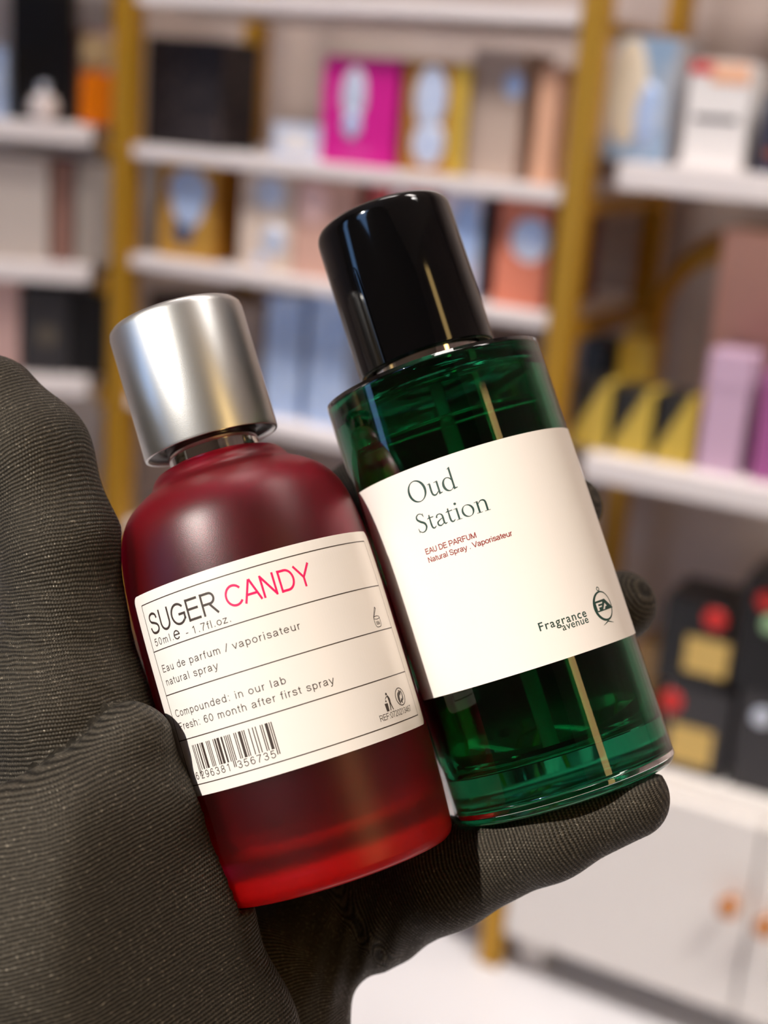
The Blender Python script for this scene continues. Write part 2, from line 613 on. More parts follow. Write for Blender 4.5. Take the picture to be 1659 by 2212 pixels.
def rp(x, y, z):
    return ROOM @ Vector((x, y, z))
for k, (lx, ly, pw) in enumerate(((-1.2, -0.62, 11), (-0.2, -0.62, 9.5), (0.75, -0.62, 10))):
    area('ceiling_fill', rp(lx, ly, HT - .03), rp(lx, 0.15, 0.6), 0.5, 0.35, pw, (1.0, 0.92, 0.87), 105)  # unseen fill lights added under the ceiling to light the racks
area('ceiling_fill', rp(1.35, -0.75, HT - .03), rp(0.55, 0.0, 0.15), 0.4, 0.3, 6.5, (1.0, 0.96, 0.92), 66)  # extra unseen fill added to brighten the cabinet and floor
# unseen warm light added on the right to streak the caps gold
area('gold_streak_light', CAM + camdir(0.80, 0.12, -0.58) * 1.0, cp(700, 1000, 300), 0.15, 0.9, 2.4, (1.0, 0.66, 0.24))

# ================================================================== DISPLAY RACKS
m_gold = mat('gold_paint', (186, 138, 34), 0.35, 0.35)
m_shelf = mat('white_shelf_board', (232, 224, 222), 0.5)
m_white = mat('white_lacquer', (236, 230, 224), 0.4)

def local(frame, x0, y0, z0=0.0):
    return frame @ Matrix.Translation((x0, y0, z0))

def shelfz(px, py, frame):
    return on_plane(px, py, 0.0, frame).z

DEPTH = 0.27
XC0, XC1 = pl.x, 0.0
PW = 0.026
def rack(name, label, frame, x0, x1, posts, shelves, top, thick=0.022, back=False):
    r = thing(name, label, 'display rack', local(frame, x0, 0))
    for (px_, py_) in posts:
        box_obj('post', (px_ - x0 - PW / 2, px_ - x0 + PW / 2, py_ - PW / 2, py_ + PW / 2, 0, top), m_gold, r, bev=0.002)
    for z in shelves:
        box_obj('shelf', (PW / 2 + .001, x1 - x0 - PW / 2 - .001, -0.008, DEPTH, z - thick, z), m_shelf, r, bev=0.002)
    for z in shelves:
        box_obj('side_rail', (x1 - x0 - 0.005, x1 - x0 + 0.005, PW / 2, DEPTH - PW / 2, z - thick - 0.012, z - thick + 0.006), m_gold, r)
    if back:
        box_obj('back_panel', (0, x1 - x0, DEPTH + .014, DEPTH + .022, 0.05, top), m_white, r)
    return r

ZC = [shelfz(1190, 404, ROOM), shelfz(1190, 680, ROOM), shelfz(650, 925, ROOM)]
ZC1 = shelfz(800, 0, ROOM)
zlow = ZC[2] - (ZC[1] - ZC[2]) * 0.95
TOPZ = ZC1 + 0.25
rack('display_rack', 'middle gold-post display rack with white shelves full of perfume boxes', ROOM, XC0, XC1,
     [(XC0, 0), (XC0, DEPTH), (XC1, 0), (XC1, DEPTH)], [ZC1] + ZC + [zlow, 0.12], TOPZ, thick=0.015)
ZR = [shelfz(1300, 345, ROOM), shelfz(1300, 985, ROOM)]
XR1 = on_plane(2050, 1000, 0.0, ROOM).x
rack('display_rack', 'right-hand gold-post display rack above the white cabinet', ROOM, XC1 + PW + .002, XR1,
     [(XR1, 0), (XR1, DEPTH)], [ZR[0] + (ZR[0] - ZR[1]) * 0.9] + ZR, TOPZ, thick=0.026)
ZL = [on_plane(130, y, 0, LEFT).z for y in (268, 572, 815)]
XL0 = on_plane(-420, 600, 0.0, LEFT).x
rack('display_rack', 'left gold-post display rack angled beside the middle one', LEFT, XL0, 0.0,
     [(XL0, 0), (XL0, DEPTH), (0.0, DEPTH)], [ZL[0] + 0.2] + ZL + [ZL[2] - .2, 0.12], TOPZ, back=True)

# white cabinet under the right-hand rack
zc_top = on_plane(1560, 1722, 0.0, ROOM).z
zc_bot = on_plane(1110, 2015, 0.0, ROOM).z
cx0 = on_plane(1093, 2000, 0.0, ROOM).x
cab = thing('cabinet', 'low white two-door cabinet with round copper knobs under the right rack', 'cabinet', local(ROOM, cx0, 0))
cw = XR1 - cx0 - 0.02
box_obj('cabinet_body', (0, cw, 0.004, DEPTH, zc_bot, zc_top), m_white, cab, bev=0.002)
xs_ = on_plane(1628, 1950, 0.0, ROOM).x - cx0
for a, b_, kx, kz in ((0.004, xs_ - .0015, on_plane(1590, 1930, 0, ROOM).x - cx0, on_plane(1590, 1930, 0, ROOM).z),
                      (xs_ + .0015, cw - .004, on_plane(1668, 1972, 0, ROOM).x - cx0, on_plane(1668, 1972, 0, ROOM).z)):
    dr = box_obj('door', (a, b_, -0.014, 0.003, zc_bot + .004, zc_top - .012), m_white, cab, bev=0.0015)
    bm = bmesh.new()
    lathe_bm(bm, [(0, 0), (.006, 0), (.005, .010), (.011, .016), (.012, .022), (.008, .027), (0, .028)], 24)
    bmesh.ops.transform(bm, matrix=Matrix.Translation((kx, -0.014, kz)) @ Matrix.Rotation(math.radians(90), 4, 'X'), verts=bm.verts[:])
    from_bm('knob', bm, mat('copper_knob', (196, 130, 74), 0.35, 0.6), dr, smooth=True)
for lx in (0.03, cw - .03):
    for ly in (0.03, DEPTH - .03):
        box_obj('foot', (lx - .015, lx + .015, ly - .015, ly + .015, 0, zc_bot), m_white, cab)

# ------------------------------------------------------------------ boxes and bottles on the racks
LEVELS = {id(ROOM): [(z_, .015) for z_ in [ZC1] + ZC], id(LEFT): [(z_, .022) for z_ in [ZL[0] + 0.2] + ZL]}
def item(name, label, cat, frame, px, ytop, zbase, dd, group=None):
    """px = (x left, x right) of the front face; returns (empty, width, height)"""
    a = on_plane(px[0], ytop + 30, dd, frame)
    b = on_plane(px[1], ytop + 30, dd, frame)
    t = on_plane((px[0] + px[1]) / 2, ytop, dd, frame)
    e = thing(name, label, cat, local(frame, (a.x + b.x) / 2, dd, zbase), group)
    h = t.z - zbase
    for zz, th in LEVELS[id(frame)]:
        if zz > zbase + 0.02:
            h = min(h, zz - th - 0.003 - zbase)
    e['h'] = h
    return e, b.x - a.x, h

def carton(label, frame, px, ytop, zbase, dd, deep, m, group=None, cat='perfume box', side=None, top=None, name='perfume_box', lid=0.0):
    e, wd, h = item(name, label, cat, frame, px, ytop, zbase, dd, group)
    if lid > 0:
        box_obj('box_base', (-wd / 2, wd / 2, 0, deep, 0.0005, h * (1 - lid)), m, e, bev=.001)
        box_obj('lid', (-wd / 2 - .001, wd / 2 + .001, -.001, deep + .001, h * (1 - lid), h), top or m, e, bev=.001)
    else:
        box_obj('carton', (-wd / 2, wd / 2, 0, deep, 0.0005, h), m, e, bev=.0012)
    if side:
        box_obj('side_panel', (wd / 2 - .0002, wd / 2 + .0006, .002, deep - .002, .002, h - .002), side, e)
    return e, wd, h

def disc_on(e, name, m, frame, px, py, dd, rx, rz, t=0.002, n=32):
    """raised oval emblem on the front face at a pixel"""
    p = e.matrix_world.inverted() @ (frame @ on_plane(px, py, dd, frame))
    bm = bmesh.new()
    ring = [(0, t), (0.7, t), (0.92, t * .8), (1.0, 0)]
    lathe_bm(bm, [(max(r, 0), z) for r, z in ring], n)
    p.z = max(min(p.z, e['h'] - rz - .002), rz + .002)
    bmesh.ops.transform(bm, matrix=Matrix.Translation((p.x, -0.0001, p.z)) @ Matrix.Diagonal((rx, 1, rz, 1)) @ Matrix.Rotation(math.radians(90), 4, 'X'), verts=bm.verts[:])
    return from_bm(name, bm, m, e, smooth=True)

def plate_on(e, name, m, frame, px0, py0, px1, py1, dd, t=0.0012):
    a = e.matrix_world.inverted() @ (frame @ on_plane(px0, py0, dd, frame))
    b = e.matrix_world.inverted() @ (frame @ on_plane(px1, py1, dd, frame))
    z0 = max(min(a.z, b.z), .002)
    z1 = max(min(max(a.z, b.z), e['h'] - .001), z0 + .004)
    return box_obj(name, (min(a.x, b.x), max(a.x, b.x), -t, 0.0003, z0, z1), m, e)

def foil(name, c1, c2, scale=60, rough=0.25, metal=0.6):
    m = mat(name, c1, rough, metal)
    n = noise_mix(m, c1, c2, scale, 0.35, 0.65, 4)
    b = nd(m, 'ShaderNodeBump')
    b.inputs['Strength'].default_value = 0.6
    b.inputs['Distance'].default_value = 0.004
    lk(m, n.outputs['Fac'], b.inputs['Height'])
    lk(m, b.outputs[0], bsdf(m).inputs['Normal'])
    return m

m_silver = foil('silver_foil', (205, 215, 235), (235, 240, 250), 55, .3, .35)
m_blue_foil = foil('pale_blue_foil', (170, 195, 235), (205, 222, 248), 60, .3, .25)
m_magenta = mat('magenta_card', (206, 18, 140), 0.45)
m_goldbox = mat('gold_card', (196, 148, 62), 0.4, 0.25)
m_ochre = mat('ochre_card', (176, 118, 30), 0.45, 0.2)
m_lace = mat('black_lace_card', (28, 24, 26), 0.5)
noise_mix(m_lace, (18, 14, 18), (62, 52, 50), 90, .5, .62, 2)
m_taupe = mat('taupe_card', (160, 140, 126), 0.6)
m_peach = mat('peach_card', (236, 184, 150), 0.55)
m_grey = mat('grey_card', (150, 142, 138), 0.6)
m_cream = mat('cream_card', (222, 202, 184), 0.55)
m_rose = mat('rose_beige_card', (214, 170, 152), 0.5)
m_pinkdisc = mat('pale_pink_spot', (255, 214, 206), 0.25)
m_coralred = mat('coral_red_card', (208, 92, 92), 0.5)
m_lav = mat('lavender_white_card', (226, 222, 240), 0.35)
m_navy = mat('navy_card', (26, 20, 64), 0.5)
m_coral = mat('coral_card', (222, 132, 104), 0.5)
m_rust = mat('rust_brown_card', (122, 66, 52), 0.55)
m_black = mat('black_card', (22, 22, 24), 0.35)
m_char = mat('charcoal_card', (52, 50, 52), 0.5)
m_pink = mat('dusty_pink_card', (206, 170, 162), 0.55)
m_lilac = mat('lilac_card', (198, 166, 190), 0.5)
m_purple = mat('purple_card', (160, 86, 142), 0.5)
m_yellow = mat('yellow_gold_card', (214, 176, 66), 0.4, 0.2)
m_red = mat('red_sticker', (206, 40, 36), 0.5)
m_goldlabel = mat('gold_label', (214, 180, 104), 0.4, 0.2)
m_bluegrey = mat('blue_grey_card', (158, 176, 194), 0.4)
noise_mix(m_bluegrey, (140, 166, 194), (176, 184, 194), 14)

# middle rack, upper row
z = ZC[0]
carton('black lace-patterned box beside the left gold post, upper row', ROOM, (318, 478), 82, z, .03, .08, m_lace, cat='perfume box')
e, wd, h = carton('small crinkled silver foil box left of the magenta box', ROOM, (588, 696), 268, z, .02, .06, m_silver)
plate_on(e, 'tag', mat('white_card', (232, 228, 226), .5), ROOM, 612, 285, 670, 330, .02)
e, wd, h = carton('tall magenta box with oval silver emblem on upper shelf', ROOM, (700, 862), 122, z, .02, .085, m_magenta)
em = disc_on(e, 'emblem', m_silver, ROOM, 764, 205, .02, .0155, .029)
em2 = disc_on(e, 'emblem', m_blue_foil, ROOM, 760, 270, .02, .011, .014, .0035)
plate_on(e, 'lettering_band', mat('pale_magenta_card', (220, 70, 165), .5), ROOM, 738, 318, 800, 340, .02)
e, wd, h = carton('gold box with silver leaf emblems right of the magenta box', ROOM, (876, 1000), 132, z, .02, .08, m_ochre)
disc_on(e, 'emblem', m_silver, ROOM, 930, 212, .02, .020, .034)
disc_on(e, 'emblem', m_silver, ROOM, 924, 310, .02, .020, .024)
plate_on(e, 'border_strip', m_yellow, ROOM, 985, 140, 998, 380, .02)
e, wd, h = carton('plain light taupe box between the gold and the peach box, upper shelf', ROOM, (1022, 1136), 108, z, .03, .08, mat('light_taupe_card', (186, 166, 152), .6))
disc_on(e, 'emblem', m_blue_foil, ROOM, 1112, 185, .03, .012, .014)
carton('tall peach box close to the right gold post, upper row', ROOM, (1165, 1215), 142, z, .02, .07, m_peach)
# middle rack, middle row
z = ZC[1]
carton('narrow grey box against the left gold post, middle row', ROOM, (298, 340), 322, z, .05, .08, m_grey)
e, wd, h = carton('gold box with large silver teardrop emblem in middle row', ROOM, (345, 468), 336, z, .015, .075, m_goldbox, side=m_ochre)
bm = bmesh.new()
p = e.matrix_world.inverted() @ (ROOM @ on_plane(408, 385, .015, ROOM))
p.z = min(p.z, e['h'] - .034)
pts = [(0.032 * math.sin(t) * (1.0 if math.cos(t) > 0 else 0.80), 0.030 * math.cos(t) if math.cos(t) > 0 else 0.042 * math.cos(t)) for t in [2 * PI * i / 40 for i in range(40)]]
lo = [bm.verts.new((p.x + a, 0.0003, p.z + b_)) for a, b_ in pts]
hi = [bm.verts.new((p.x + a * .85, -0.0035, p.z + b_ * .85)) for a, b_ in pts]
bm.faces.new(hi)
for i in range(40):
    bm.faces.new((lo[i], lo[(i + 1) % 40], hi[(i + 1) % 40], hi[i]))
from_bm('teardrop_emblem', bm, m_blue_foil, e)
disc_on(e, 'emblem', mat('dark_blue_foil', (70, 92, 130), .3, .4), ROOM, 396, 495, .015, .014, .018)
e, wd, h = carton('cream box with silver swirl discs in middle row', ROOM, (522, 636), 372, z, .015, .07, m_cream)
disc_on(e, 'emblem', m_silver, ROOM, 582, 412, .015, .022, .020)
disc_on(e, 'emblem', m_silver, ROOM, 590, 520, .015, .017, .018)
disc_on(e, 'emblem', m_silver, ROOM, 560, 560, .015, .010, .008)
e, wd, h = carton('rose-beige box with round pale pink disc', ROOM, (640, 768), 388, z, .015, .07, m_rose, side=m_pink)
disc_on(e, 'emblem', m_pinkdisc, ROOM, 677, 438, .015, .0215, .0235, .004)  # pale pink round spot, drawn as a raised disc
e, wd, h = carton('coral-red box half hidden behind the black bottle cap', ROOM, (802, 938), 396, z, .015, .07, m_coralred)
disc_on(e, 'emblem', mat('white_spot', (250, 244, 248), .25), ROOM, 866, 420, .015, .012, .014)  # white round spot, drawn as a raised disc
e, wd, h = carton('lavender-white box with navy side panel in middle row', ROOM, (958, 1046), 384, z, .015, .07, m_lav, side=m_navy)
disc_on(e, 'emblem', m_blue_foil, ROOM, 1012, 450, .015, .018, .040)
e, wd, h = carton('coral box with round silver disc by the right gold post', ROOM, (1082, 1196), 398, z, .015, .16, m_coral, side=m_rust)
disc_on(e, 'emblem', m_silver, ROOM, 1146, 518, .015, .023, .024)
# middle rack, lower row
z = ZC[2]
carton('pale blue foil box left of its twin on the lower shelf', ROOM, (578, 655), 640, z, .03, .07, m_blue_foil, group='pale blue boxes on the lower shelf')
carton('pale blue foil box nearer the black cap on the lower shelf', ROOM, (672, 756), 640, z, .03, .07, m_blue_foil, group='pale blue boxes on the lower shelf')
carton('dull taupe box left of the pale blue boxes', ROOM, (500, 566), 660, z, .08, .07, m_taupe)
carton('dark brown block standing in for shadow behind the silver bottle cap', ROOM, (320, 470), 640, z, .12, .07, mat('shadow_brown', (70, 52, 44), .6))  # dark block put in where the shelf is in shadow

# right rack, upper row
LEVELS[id(ROOM)] = [(z_, .026) for z_ in [ZR[0] + (ZR[0] - ZR[1]) * 0.9] + ZR]
z = ZR[0]
e, wd, h = carton('large pale blue-grey box with cream oval, right rack top', ROOM, (1334, 1464), 78, z, .03, .09, m_bluegrey, side=mat('pale_grey_card', (190, 190, 194), .5))
disc_on(e, 'oval_panel', mat('cream_panel', (226, 212, 188), .5), ROOM, 1356, 190, .03, .021, .052, .0015)
disc_on(e, 'swirl', m_blue_foil, ROOM, 1398, 250, .03, .013, .032, .003)
e, wd, h = carton('white box with red corner and dark stripe, right rack', ROOM, (1492, 1628), 132, z, .02, .08, mat('white_card', (232, 228, 226), .5))
plate_on(e, 'corner_patch', m_red, ROOM, 1494, 132, 1540, 160, .02)
plate_on(e, 'top_band', m_peach, ROOM, 1542, 136, 1618, 185, .02)
plate_on(e, 'stripe', m_char, ROOM, 1500, 248, 1592, 266, .02)
e, wd, h = carton('dark navy and copper box at the right picture edge', ROOM, (1652, 1760), 205, z, .02, .08, mat('dark_navy_card', (44, 46, 66), .4))
plate_on(e, 'copper_band', mat('copper_card', (160, 92, 60), .4, .3), ROOM, 1656, 320, 1756, 350, .02)
# right rack, lower row
z = ZR[1]
def arch(label, px, py, dd, rad, tube):
    c = on_plane(px, py, dd, ROOM)
    e = thing('arch_stand', label, 'stand', local(ROOM, c.x, dd, z), 'gold arches on the right rack')
    bm = bmesh.new()
    N, K = 40, 12
    hgt = c.z - z
    path = [Vector((-rad, 0, tube + .002))] + [Vector((rad * math.cos(t), 0, hgt + rad * math.sin(t))) for t in [PI - PI * i / N for i in range(N + 1)]] + [Vector((rad, 0, tube + .002))]
    rings = []
    for i, q in enumerate(path):
        d = (path[min(i + 1, len(path) - 1)] - path[max(i - 1, 0)]).normalized()
        n1 = Vector((0, 1, 0))
        n2 = d.cross(n1)
        rings.append([bm.verts.new(q + (n1 * math.cos(2 * PI * k / K) + n2 * math.sin(2 * PI * k / K)) * tube) for k in range(K)])
    for A, B in zip(rings[:-1], rings[1:]):
        for k in range(K):
            bm.faces.new((A[k], A[(k + 1) % K], B[(k + 1) % K], B[k]))
    bm.faces.new(rings[0])
    bm.faces.new(rings[-1][::-1])
    from_bm('hoop', bm, m_gold, e, smooth=True)
    box_obj('base_bar', (-rad - .012, rad + .012, -.014, .014, 0.0005, .008), m_gold, e, bev=.001)
arch('front gold arch stand behind the yellow boxes, right rack', 1578, 715, .155, .085, .010)
arch('rear gold arch stand partly behind the front arch', 1612, 700, .215, .100, .009)
e, wd, h = carton('tall peach-pink box at right edge beside the gold arch', ROOM, (1560, 1730), 505, z, .082, .05, mat('salmon_pink_card', (246, 192, 168), .55))
def split_mat(name, flip=False):
    m = mat(name, (200, 160, 60), .4, .15)
    tc = nd(m, 'ShaderNodeTexCoord')
    sx_ = nd(m, 'ShaderNodeSeparateXYZ')
    lk(m, tc.outputs['Generated'], sx_.inputs[0])
    ma = nd(m, 'ShaderNodeMath', operation='MULTIPLY_ADD')
    ma.inputs[1].default_value = -1.1
    lk(m, sx_.outputs['X'], ma.inputs[0])
    lk(m, sx_.outputs['Z'], ma.inputs[2])
    cr = nd(m, 'ShaderNodeValToRGB')
    cr.color_ramp.elements[0].position, cr.color_ramp.elements[1].position = 0.10, 0.16
    cr.color_ramp.elements[0].color = (*lin((206, 176, 74)), 1)
    cr.color_ramp.elements[1].color = (*lin((40, 38, 36)), 1)
    lk(m, ma.outputs[0], cr.inputs[0])
    lk(m, cr.outputs[0], bsdf(m).inputs['Base Color'])
    return m
m_split = split_mat('black_and_yellow_card')
g = 'black and yellow boxes on the right rack'
carton('black-and-yellow split box next to the right gold post', ROOM, (1240, 1322), 822, z, .02, .05, m_split, g, side=m_black)
carton('black-and-yellow split box between two like it', ROOM, (1332, 1412), 842, z, .02, .05, m_split, g, side=m_black)
carton('black-and-yellow split box beside the lilac box', ROOM, (1424, 1505), 856, z, .02, .05, m_split, g, side=m_yellow)
carton('small black box in the back row by the gold post', ROOM, (1258, 1320), 735, z, .085, .05, m_black)
carton('tall yellow-gold box rising behind the split boxes', ROOM, (1338, 1408), 738, z, .085, .05, m_yellow)
e, wd, h = carton('lilac box beside the yellow boxes on right rack', ROOM, (1534, 1626), 762, z, .02, .06, m_lilac, top=m_lilac, lid=.3)
carton('purple box at right picture edge beside the lilac box', ROOM, (1648, 1740), 812, z, .02, .06, m_purple)
# stacked black boxes on the cabinet
z = zc_top
e1, wd, h1 = carton('lower black box with gold square label on the white cabinet', ROOM, (1440, 1580), 1492, z, .03, .09, m_char)
plate_on(e1, 'label_plate', m_goldlabel, ROOM, 1452, 1560, 1530, 1662, .03)
disc_on(e1, 'seal', m_red, ROOM, 1450, 1515, .03, .012, .013, .002)
e2, wd, h2 = carton('lower black box with silver dot at right picture edge', ROOM, (1596, 1770), 1508, z, .03, .09, m_char)
disc_on(e2, 'seal', m_silver, ROOM, 1645, 1550, .03, .010, .010, .002)
e3, wd, h = carton('upper black box with gold square label stacked on another', ROOM, (1432, 1572), 1302, z + h1 + .001, .03, .09, m_black)
plate_on(e3, 'label_plate', m_goldlabel, ROOM, 1486, 1372, 1566, 1468, .03)
disc_on(e3, 'seal', m_red, ROOM, 1545, 1338, .03, .012, .012, .002)
e4, wd, h = carton('upper black box with red seal at right picture edge', ROOM, (1606, 1770), 1262, z + h2 + .001, .03, .09, m_black)
disc_on(e4, 'seal', m_red, ROOM, 1655, 1300, .03, .010, .010, .002)
disc_on(e4, 'seal', mat('pale_green_sticker', (160, 196, 150), .5), ROOM, 1662, 1350, .03, .008, .010, .002)
carton('brown-gold box behind the black stack on the cabinet', ROOM, (1370, 1420), 1392, z, .06, .06, mat('brown_gold_card', (158, 122, 74), .5))
# left rack
z = ZL[0]
e, wd, h = carton('big black box on upper shelf of the left rack', LEFT, (22, 160), -60, z, .08, .08, m_black)
e, wd, h = item('perfume_bottle', 'round silver-white bottle in front of the big black box', 'perfume bottle', LEFT, (58, 124), 172, z, .02)
bm = bmesh.new()
rr = wd / 2
lathe_bm(bm, [(0, 0)] + [(rr * math.sin(t), rr * .98 - rr * .98 * math.cos(t)) for t in [0.5 + (PI - 0.9) * i / 14 for i in range(15)]] + [(0, rr * 1.9)], 32)
from_bm('bottle_body', bm, mat('pearl_glass', (224, 214, 210), .2), e, smooth=True).location = (0, rr, 0)
bm = bmesh.new()
lathe_bm(bm, [(0, 0), (.006, 0), (.006, .012), (0, .012)], 20)
from_bm('bottle_cap', bm, m_silver, e).location = (0, rr, rr * 1.88)
e, wd, h = item('perfume_bottle', 'amber bottle with pale gold cap next to the left gold post', 'perfume bottle', LEFT, (174, 244), 78, z, .02)
m_amber = mat('amber_glass', (226, 120, 14), .2)
box_obj('bottle_body', (-wd / 2, wd / 2, 0, .03, .0005, h * .60), m_amber, e, bev=.004)
box_obj('neck', (-wd * .2, wd * .2, .008, .022, h * .60, h * .68), m_goldlabel, e)
box_obj('bottle_cap', (-wd * .46, wd * .46, .002, .028, h * .68, h), mat('pale_gold_cap', (206, 178, 132), .3, .3), e, bev=.003)
carton('pale pinkish box behind the amber bottle', LEFT, (168, 252), 62, z, .12, .06, m_pink)
carton('pale blue box cut off at the left picture edge', LEFT, (-70, 12), 100, z, .03, .06, m_blue_foil)
z = ZL[1]
carton('wide cream box on middle shelf of the left rack', LEFT, (-70, 104), 336, z, .02, .08, mat('warm_white_card', (206, 194, 184), .5))
carton('narrow reddish-brown box between cream and grey boxes', LEFT, (112, 158), 346, z, .03, .08, mat('red_brown_card', (150, 110, 98), .5))
carton('grey-beige box beside left gold post, middle shelf', LEFT, (166, 238), 352, z, .02, .08, mat('grey_beige_card', (176, 166, 156), .5))
z = ZL[2]
carton('dusty pink box on lower shelf at left picture edge', LEFT, (-80, 40), 606, z, .02, .08, m_pink)
e, wd, h = carton('charcoal box with faint emblem on lower left shelf', LEFT, (47, 148), 622, z, .02, .08, m_char)
disc_on(e, 'emblem', mat('dull_bronze', (92, 84, 72), .5), LEFT, 100, 725, .02, .014, .014, .001)
carton('black box on lower left shelf beside the gold post', LEFT, (153, 230), 632, z, .02, .08, m_black)

# ================================================================== BOTTLES (camera-measured pose)
class Pose:
    def __init__(s, ang, px, py, depth, tilt):
        a, t = math.radians(ang), math.radians(tilt)
        s.a = (rt * (-math.sin(a) * math.cos(t)) + up * (math.cos(a) * math.cos(t)) + fw * math.sin(t)).normalized()
        s.P = cp(px, py, depth)
        v = CAM - s.P
        v = (v - s.a * v.dot(s.a)).normalized()
        s.f = v
        s.r = s.a.cross(-s.f)
        s.r = (-s.f).cross(s.a) if ((-s.f).cross(s.a)).dot(rt) > 0 else s.a.cross(-s.f)
    def mtx(s, z0):
        m = Matrix((s.r, -s.f, s.a)).transposed().to_4x4()
        m.translation = s.P + s.a * (z0 * MM)
        return m
RED = Pose(17.1, 613, 1484, 310, 5.8)
GRN = Pose(17.5, 1134, 1432, 319, 5.8)
ZR0, ZG0 = -41.5, -30.6

def prof_fn(pts):
    zs_ = [p[1] for p in pts]
    rs_ = [p[0] for p in pts]
    return lambda z: float(np.interp(z, zs_, rs_))

# ---- materials
m_label = mat('label_paper', (243, 236, 230), 0.38)
bsdf(m_label).inputs['Specular IOR Level'].default_value = 0.35
m_ink = mat('dark_ink', (58, 46, 40), 0.5)
m_pinkink = mat('pink_ink', (236, 10, 96), 0.5)
m_greenink = mat('green_ink', (34, 66, 58), 0.45)
m_redink = mat('red_ink', (140, 42, 36), 0.5)
m_chrome = mat('chrome', (232, 228, 222), 0.06, 1.0)
m_alu = mat('brushed_silver', (226, 226, 224), 0.36, 1.0)
an = nd(m_alu, 'ShaderNodeTexNoise')
an.inputs['Scale'].default_value = 7000
atc = nd(m_alu, 'ShaderNodeTexCoord')
lk(m_alu, atc.outputs['Object'], an.inputs['Vector'])
ab = nd(m_alu, 'ShaderNodeBump')
ab.inputs['Strength'].default_value = 0.12
ab.inputs['Distance'].default_value = 0.0001
lk(m_alu, an.outputs['Fac'], ab.inputs['Height'])
lk(m_alu, ab.outputs[0], bsdf(m_alu).inputs['Normal'])
m_capblack = mat('glossy_black_plastic', (6, 6, 7), 0.07)
m_dark = mat('black_plastic_insert', (14, 12, 14), 0.4)

def red_glass():
    m = mat('frosted_red_glass', (150, 4, 22), 0.36)
    b = bsdf(m)
    b.inputs['Transmission Weight'].default_value = 1.0
    b.inputs['IOR'].default_value = 1.52
    b.inputs['Base Color'].default_value = (0.74, 0.02, 0.14, 1)
    n = nd(m, 'ShaderNodeTexNoise')
    tc = nd(m, 'ShaderNodeTexCoord')
    lk(m, tc.outputs['Object'], n.inputs['Vector'])
    n.inputs['Scale'].default_value = 6500
    bp = nd(m, 'ShaderNodeBump')
    bp.inputs['Strength'].default_value = 0.12
    bp.inputs['Distance'].default_value = 0.0002
    lk(m, n.outputs['Fac'], bp.inputs['Height'])
    lk(m, bp.outputs[0], b.inputs['Normal'])
    tr = nd(m, 'ShaderNodeBsdfTranslucent')
    tr.inputs['Color'].default_value = (0.95, 0.008, 0.03, 1)
    mx = nd(m, 'ShaderNodeMixShader')
    mx.inputs[0].default_value = 0.14
    out = m.node_tree.nodes['Material Output']
    lk(m, b.outputs[0], mx.inputs[1])
    lk(m, tr.outputs[0], mx.inputs[2])
    lk(m, mx.outputs[0], out.inputs['Surface'])
    return m

def glass(name, col, rough=0.0, ior=1.5):
    m = mat(name, (255, 255, 255), rough)
    b = bsdf(m)
    b.inputs['Transmission Weight'].default_value = 1.0
    b.inputs['IOR'].default_value = ior
    b.inputs['Base Color'].default_value = (*col, 1)
    return m

# ---- red bottle
red = thing('perfume_bottle', 'frosted red perfume bottle with brushed silver cap held by the gloved hand', 'perfume bottle', RED.mtx(ZR0))
RED_OUT = [(0, -41.0), (22.5, -41.5), (25.6, -41.2), (26.7, -40.0), (27.1, -38), (27.6, -30), (28.05, -18), (28.2, -8), (28.2, 8), (28.15, 18), (27.85, 27), (27.0, 35), (25.5, 41), (22.8, 45.3), (19.4, 48.0), (16.9, 49.4), (15.9, 50.3), (15.2, 51.5), (13.9, 52.8), (11.6, 53.6), (9.2, 53.8)]
RED_IN = [(9.0, 53.8), (9.0, 51), (14.5, 47.5), (20, 44), (23.4, 39.5), (24.8, 33), (25.4, 20), (25.4, -20), (24.6, -28), (22, -31.5), (14, -33.2), (0, -33.6)]
po = smooth_prof(RED_OUT, 5)
pi_ = smooth_prof(RED_IN, 4)
sh = lambda pr, z0: [(r, z - z0) for r, z in pr]
lathe_obj('glass_body', sh(po + pi_, ZR0), red_glass(), red, 160)
liq = [(0, 45.2), (17.6, 45.2), (19.9, 43.9), (23.3, 39.4), (24.72, 33), (25.32, 20), (25.32, -20), (24.5, -28), (21.9, -31.45), (14, -33.12), (0, -33.5)]
lathe_obj('liquid', sh(liq, ZR0), glass('red_liquid', (0.26, 0.001, 0.03), 0.0, 1.36), red, 96)
m_base_glow = mat('red_base_glow', (235, 0, 18), 0.3)  # disc added inside the base; its red imitates the glow there
ft = nd(m_base_glow, 'ShaderNodeBsdfTranslucent')
ft.inputs['Color'].default_value = (0.95, 0.0, 0.012, 1)
fm = nd(m_base_glow, 'ShaderNodeMixShader')
fm.inputs[0].default_value = 0.5
lk(m_base_glow, bsdf(m_base_glow).outputs[0], fm.inputs[1])
lk(m_base_glow, ft.outputs[0], fm.inputs[2])
lk(m_base_glow, fm.outputs[0], m_base_glow.node_tree.nodes['Material Output'].inputs['Surface'])
lathe_obj('base_glow', sh(smooth_prof([(0, -40.6), (21, -40.9), (25.3, -40.2), (26.2, -38.4), (26.0, -36.4), (22, -35.6), (0, -35.2)], 4), ZR0), m_base_glow, red, 96)
lathe_obj('collar', sh([(8.6, 50), (10.2, 53.85), (10.4, 54.0), (10.4, 59.3), (9.9, 59.6), (8.6, 59.6), (8.6, 50)], ZR0), m_chrome, red, 96, 40)
lathe_obj('dip_tube', sh([(0, 52), (1.3, 52), (1.3, -30), (0, -30)], ZR0), mat('clear_tube', (220, 210, 205), .3), red, 16)
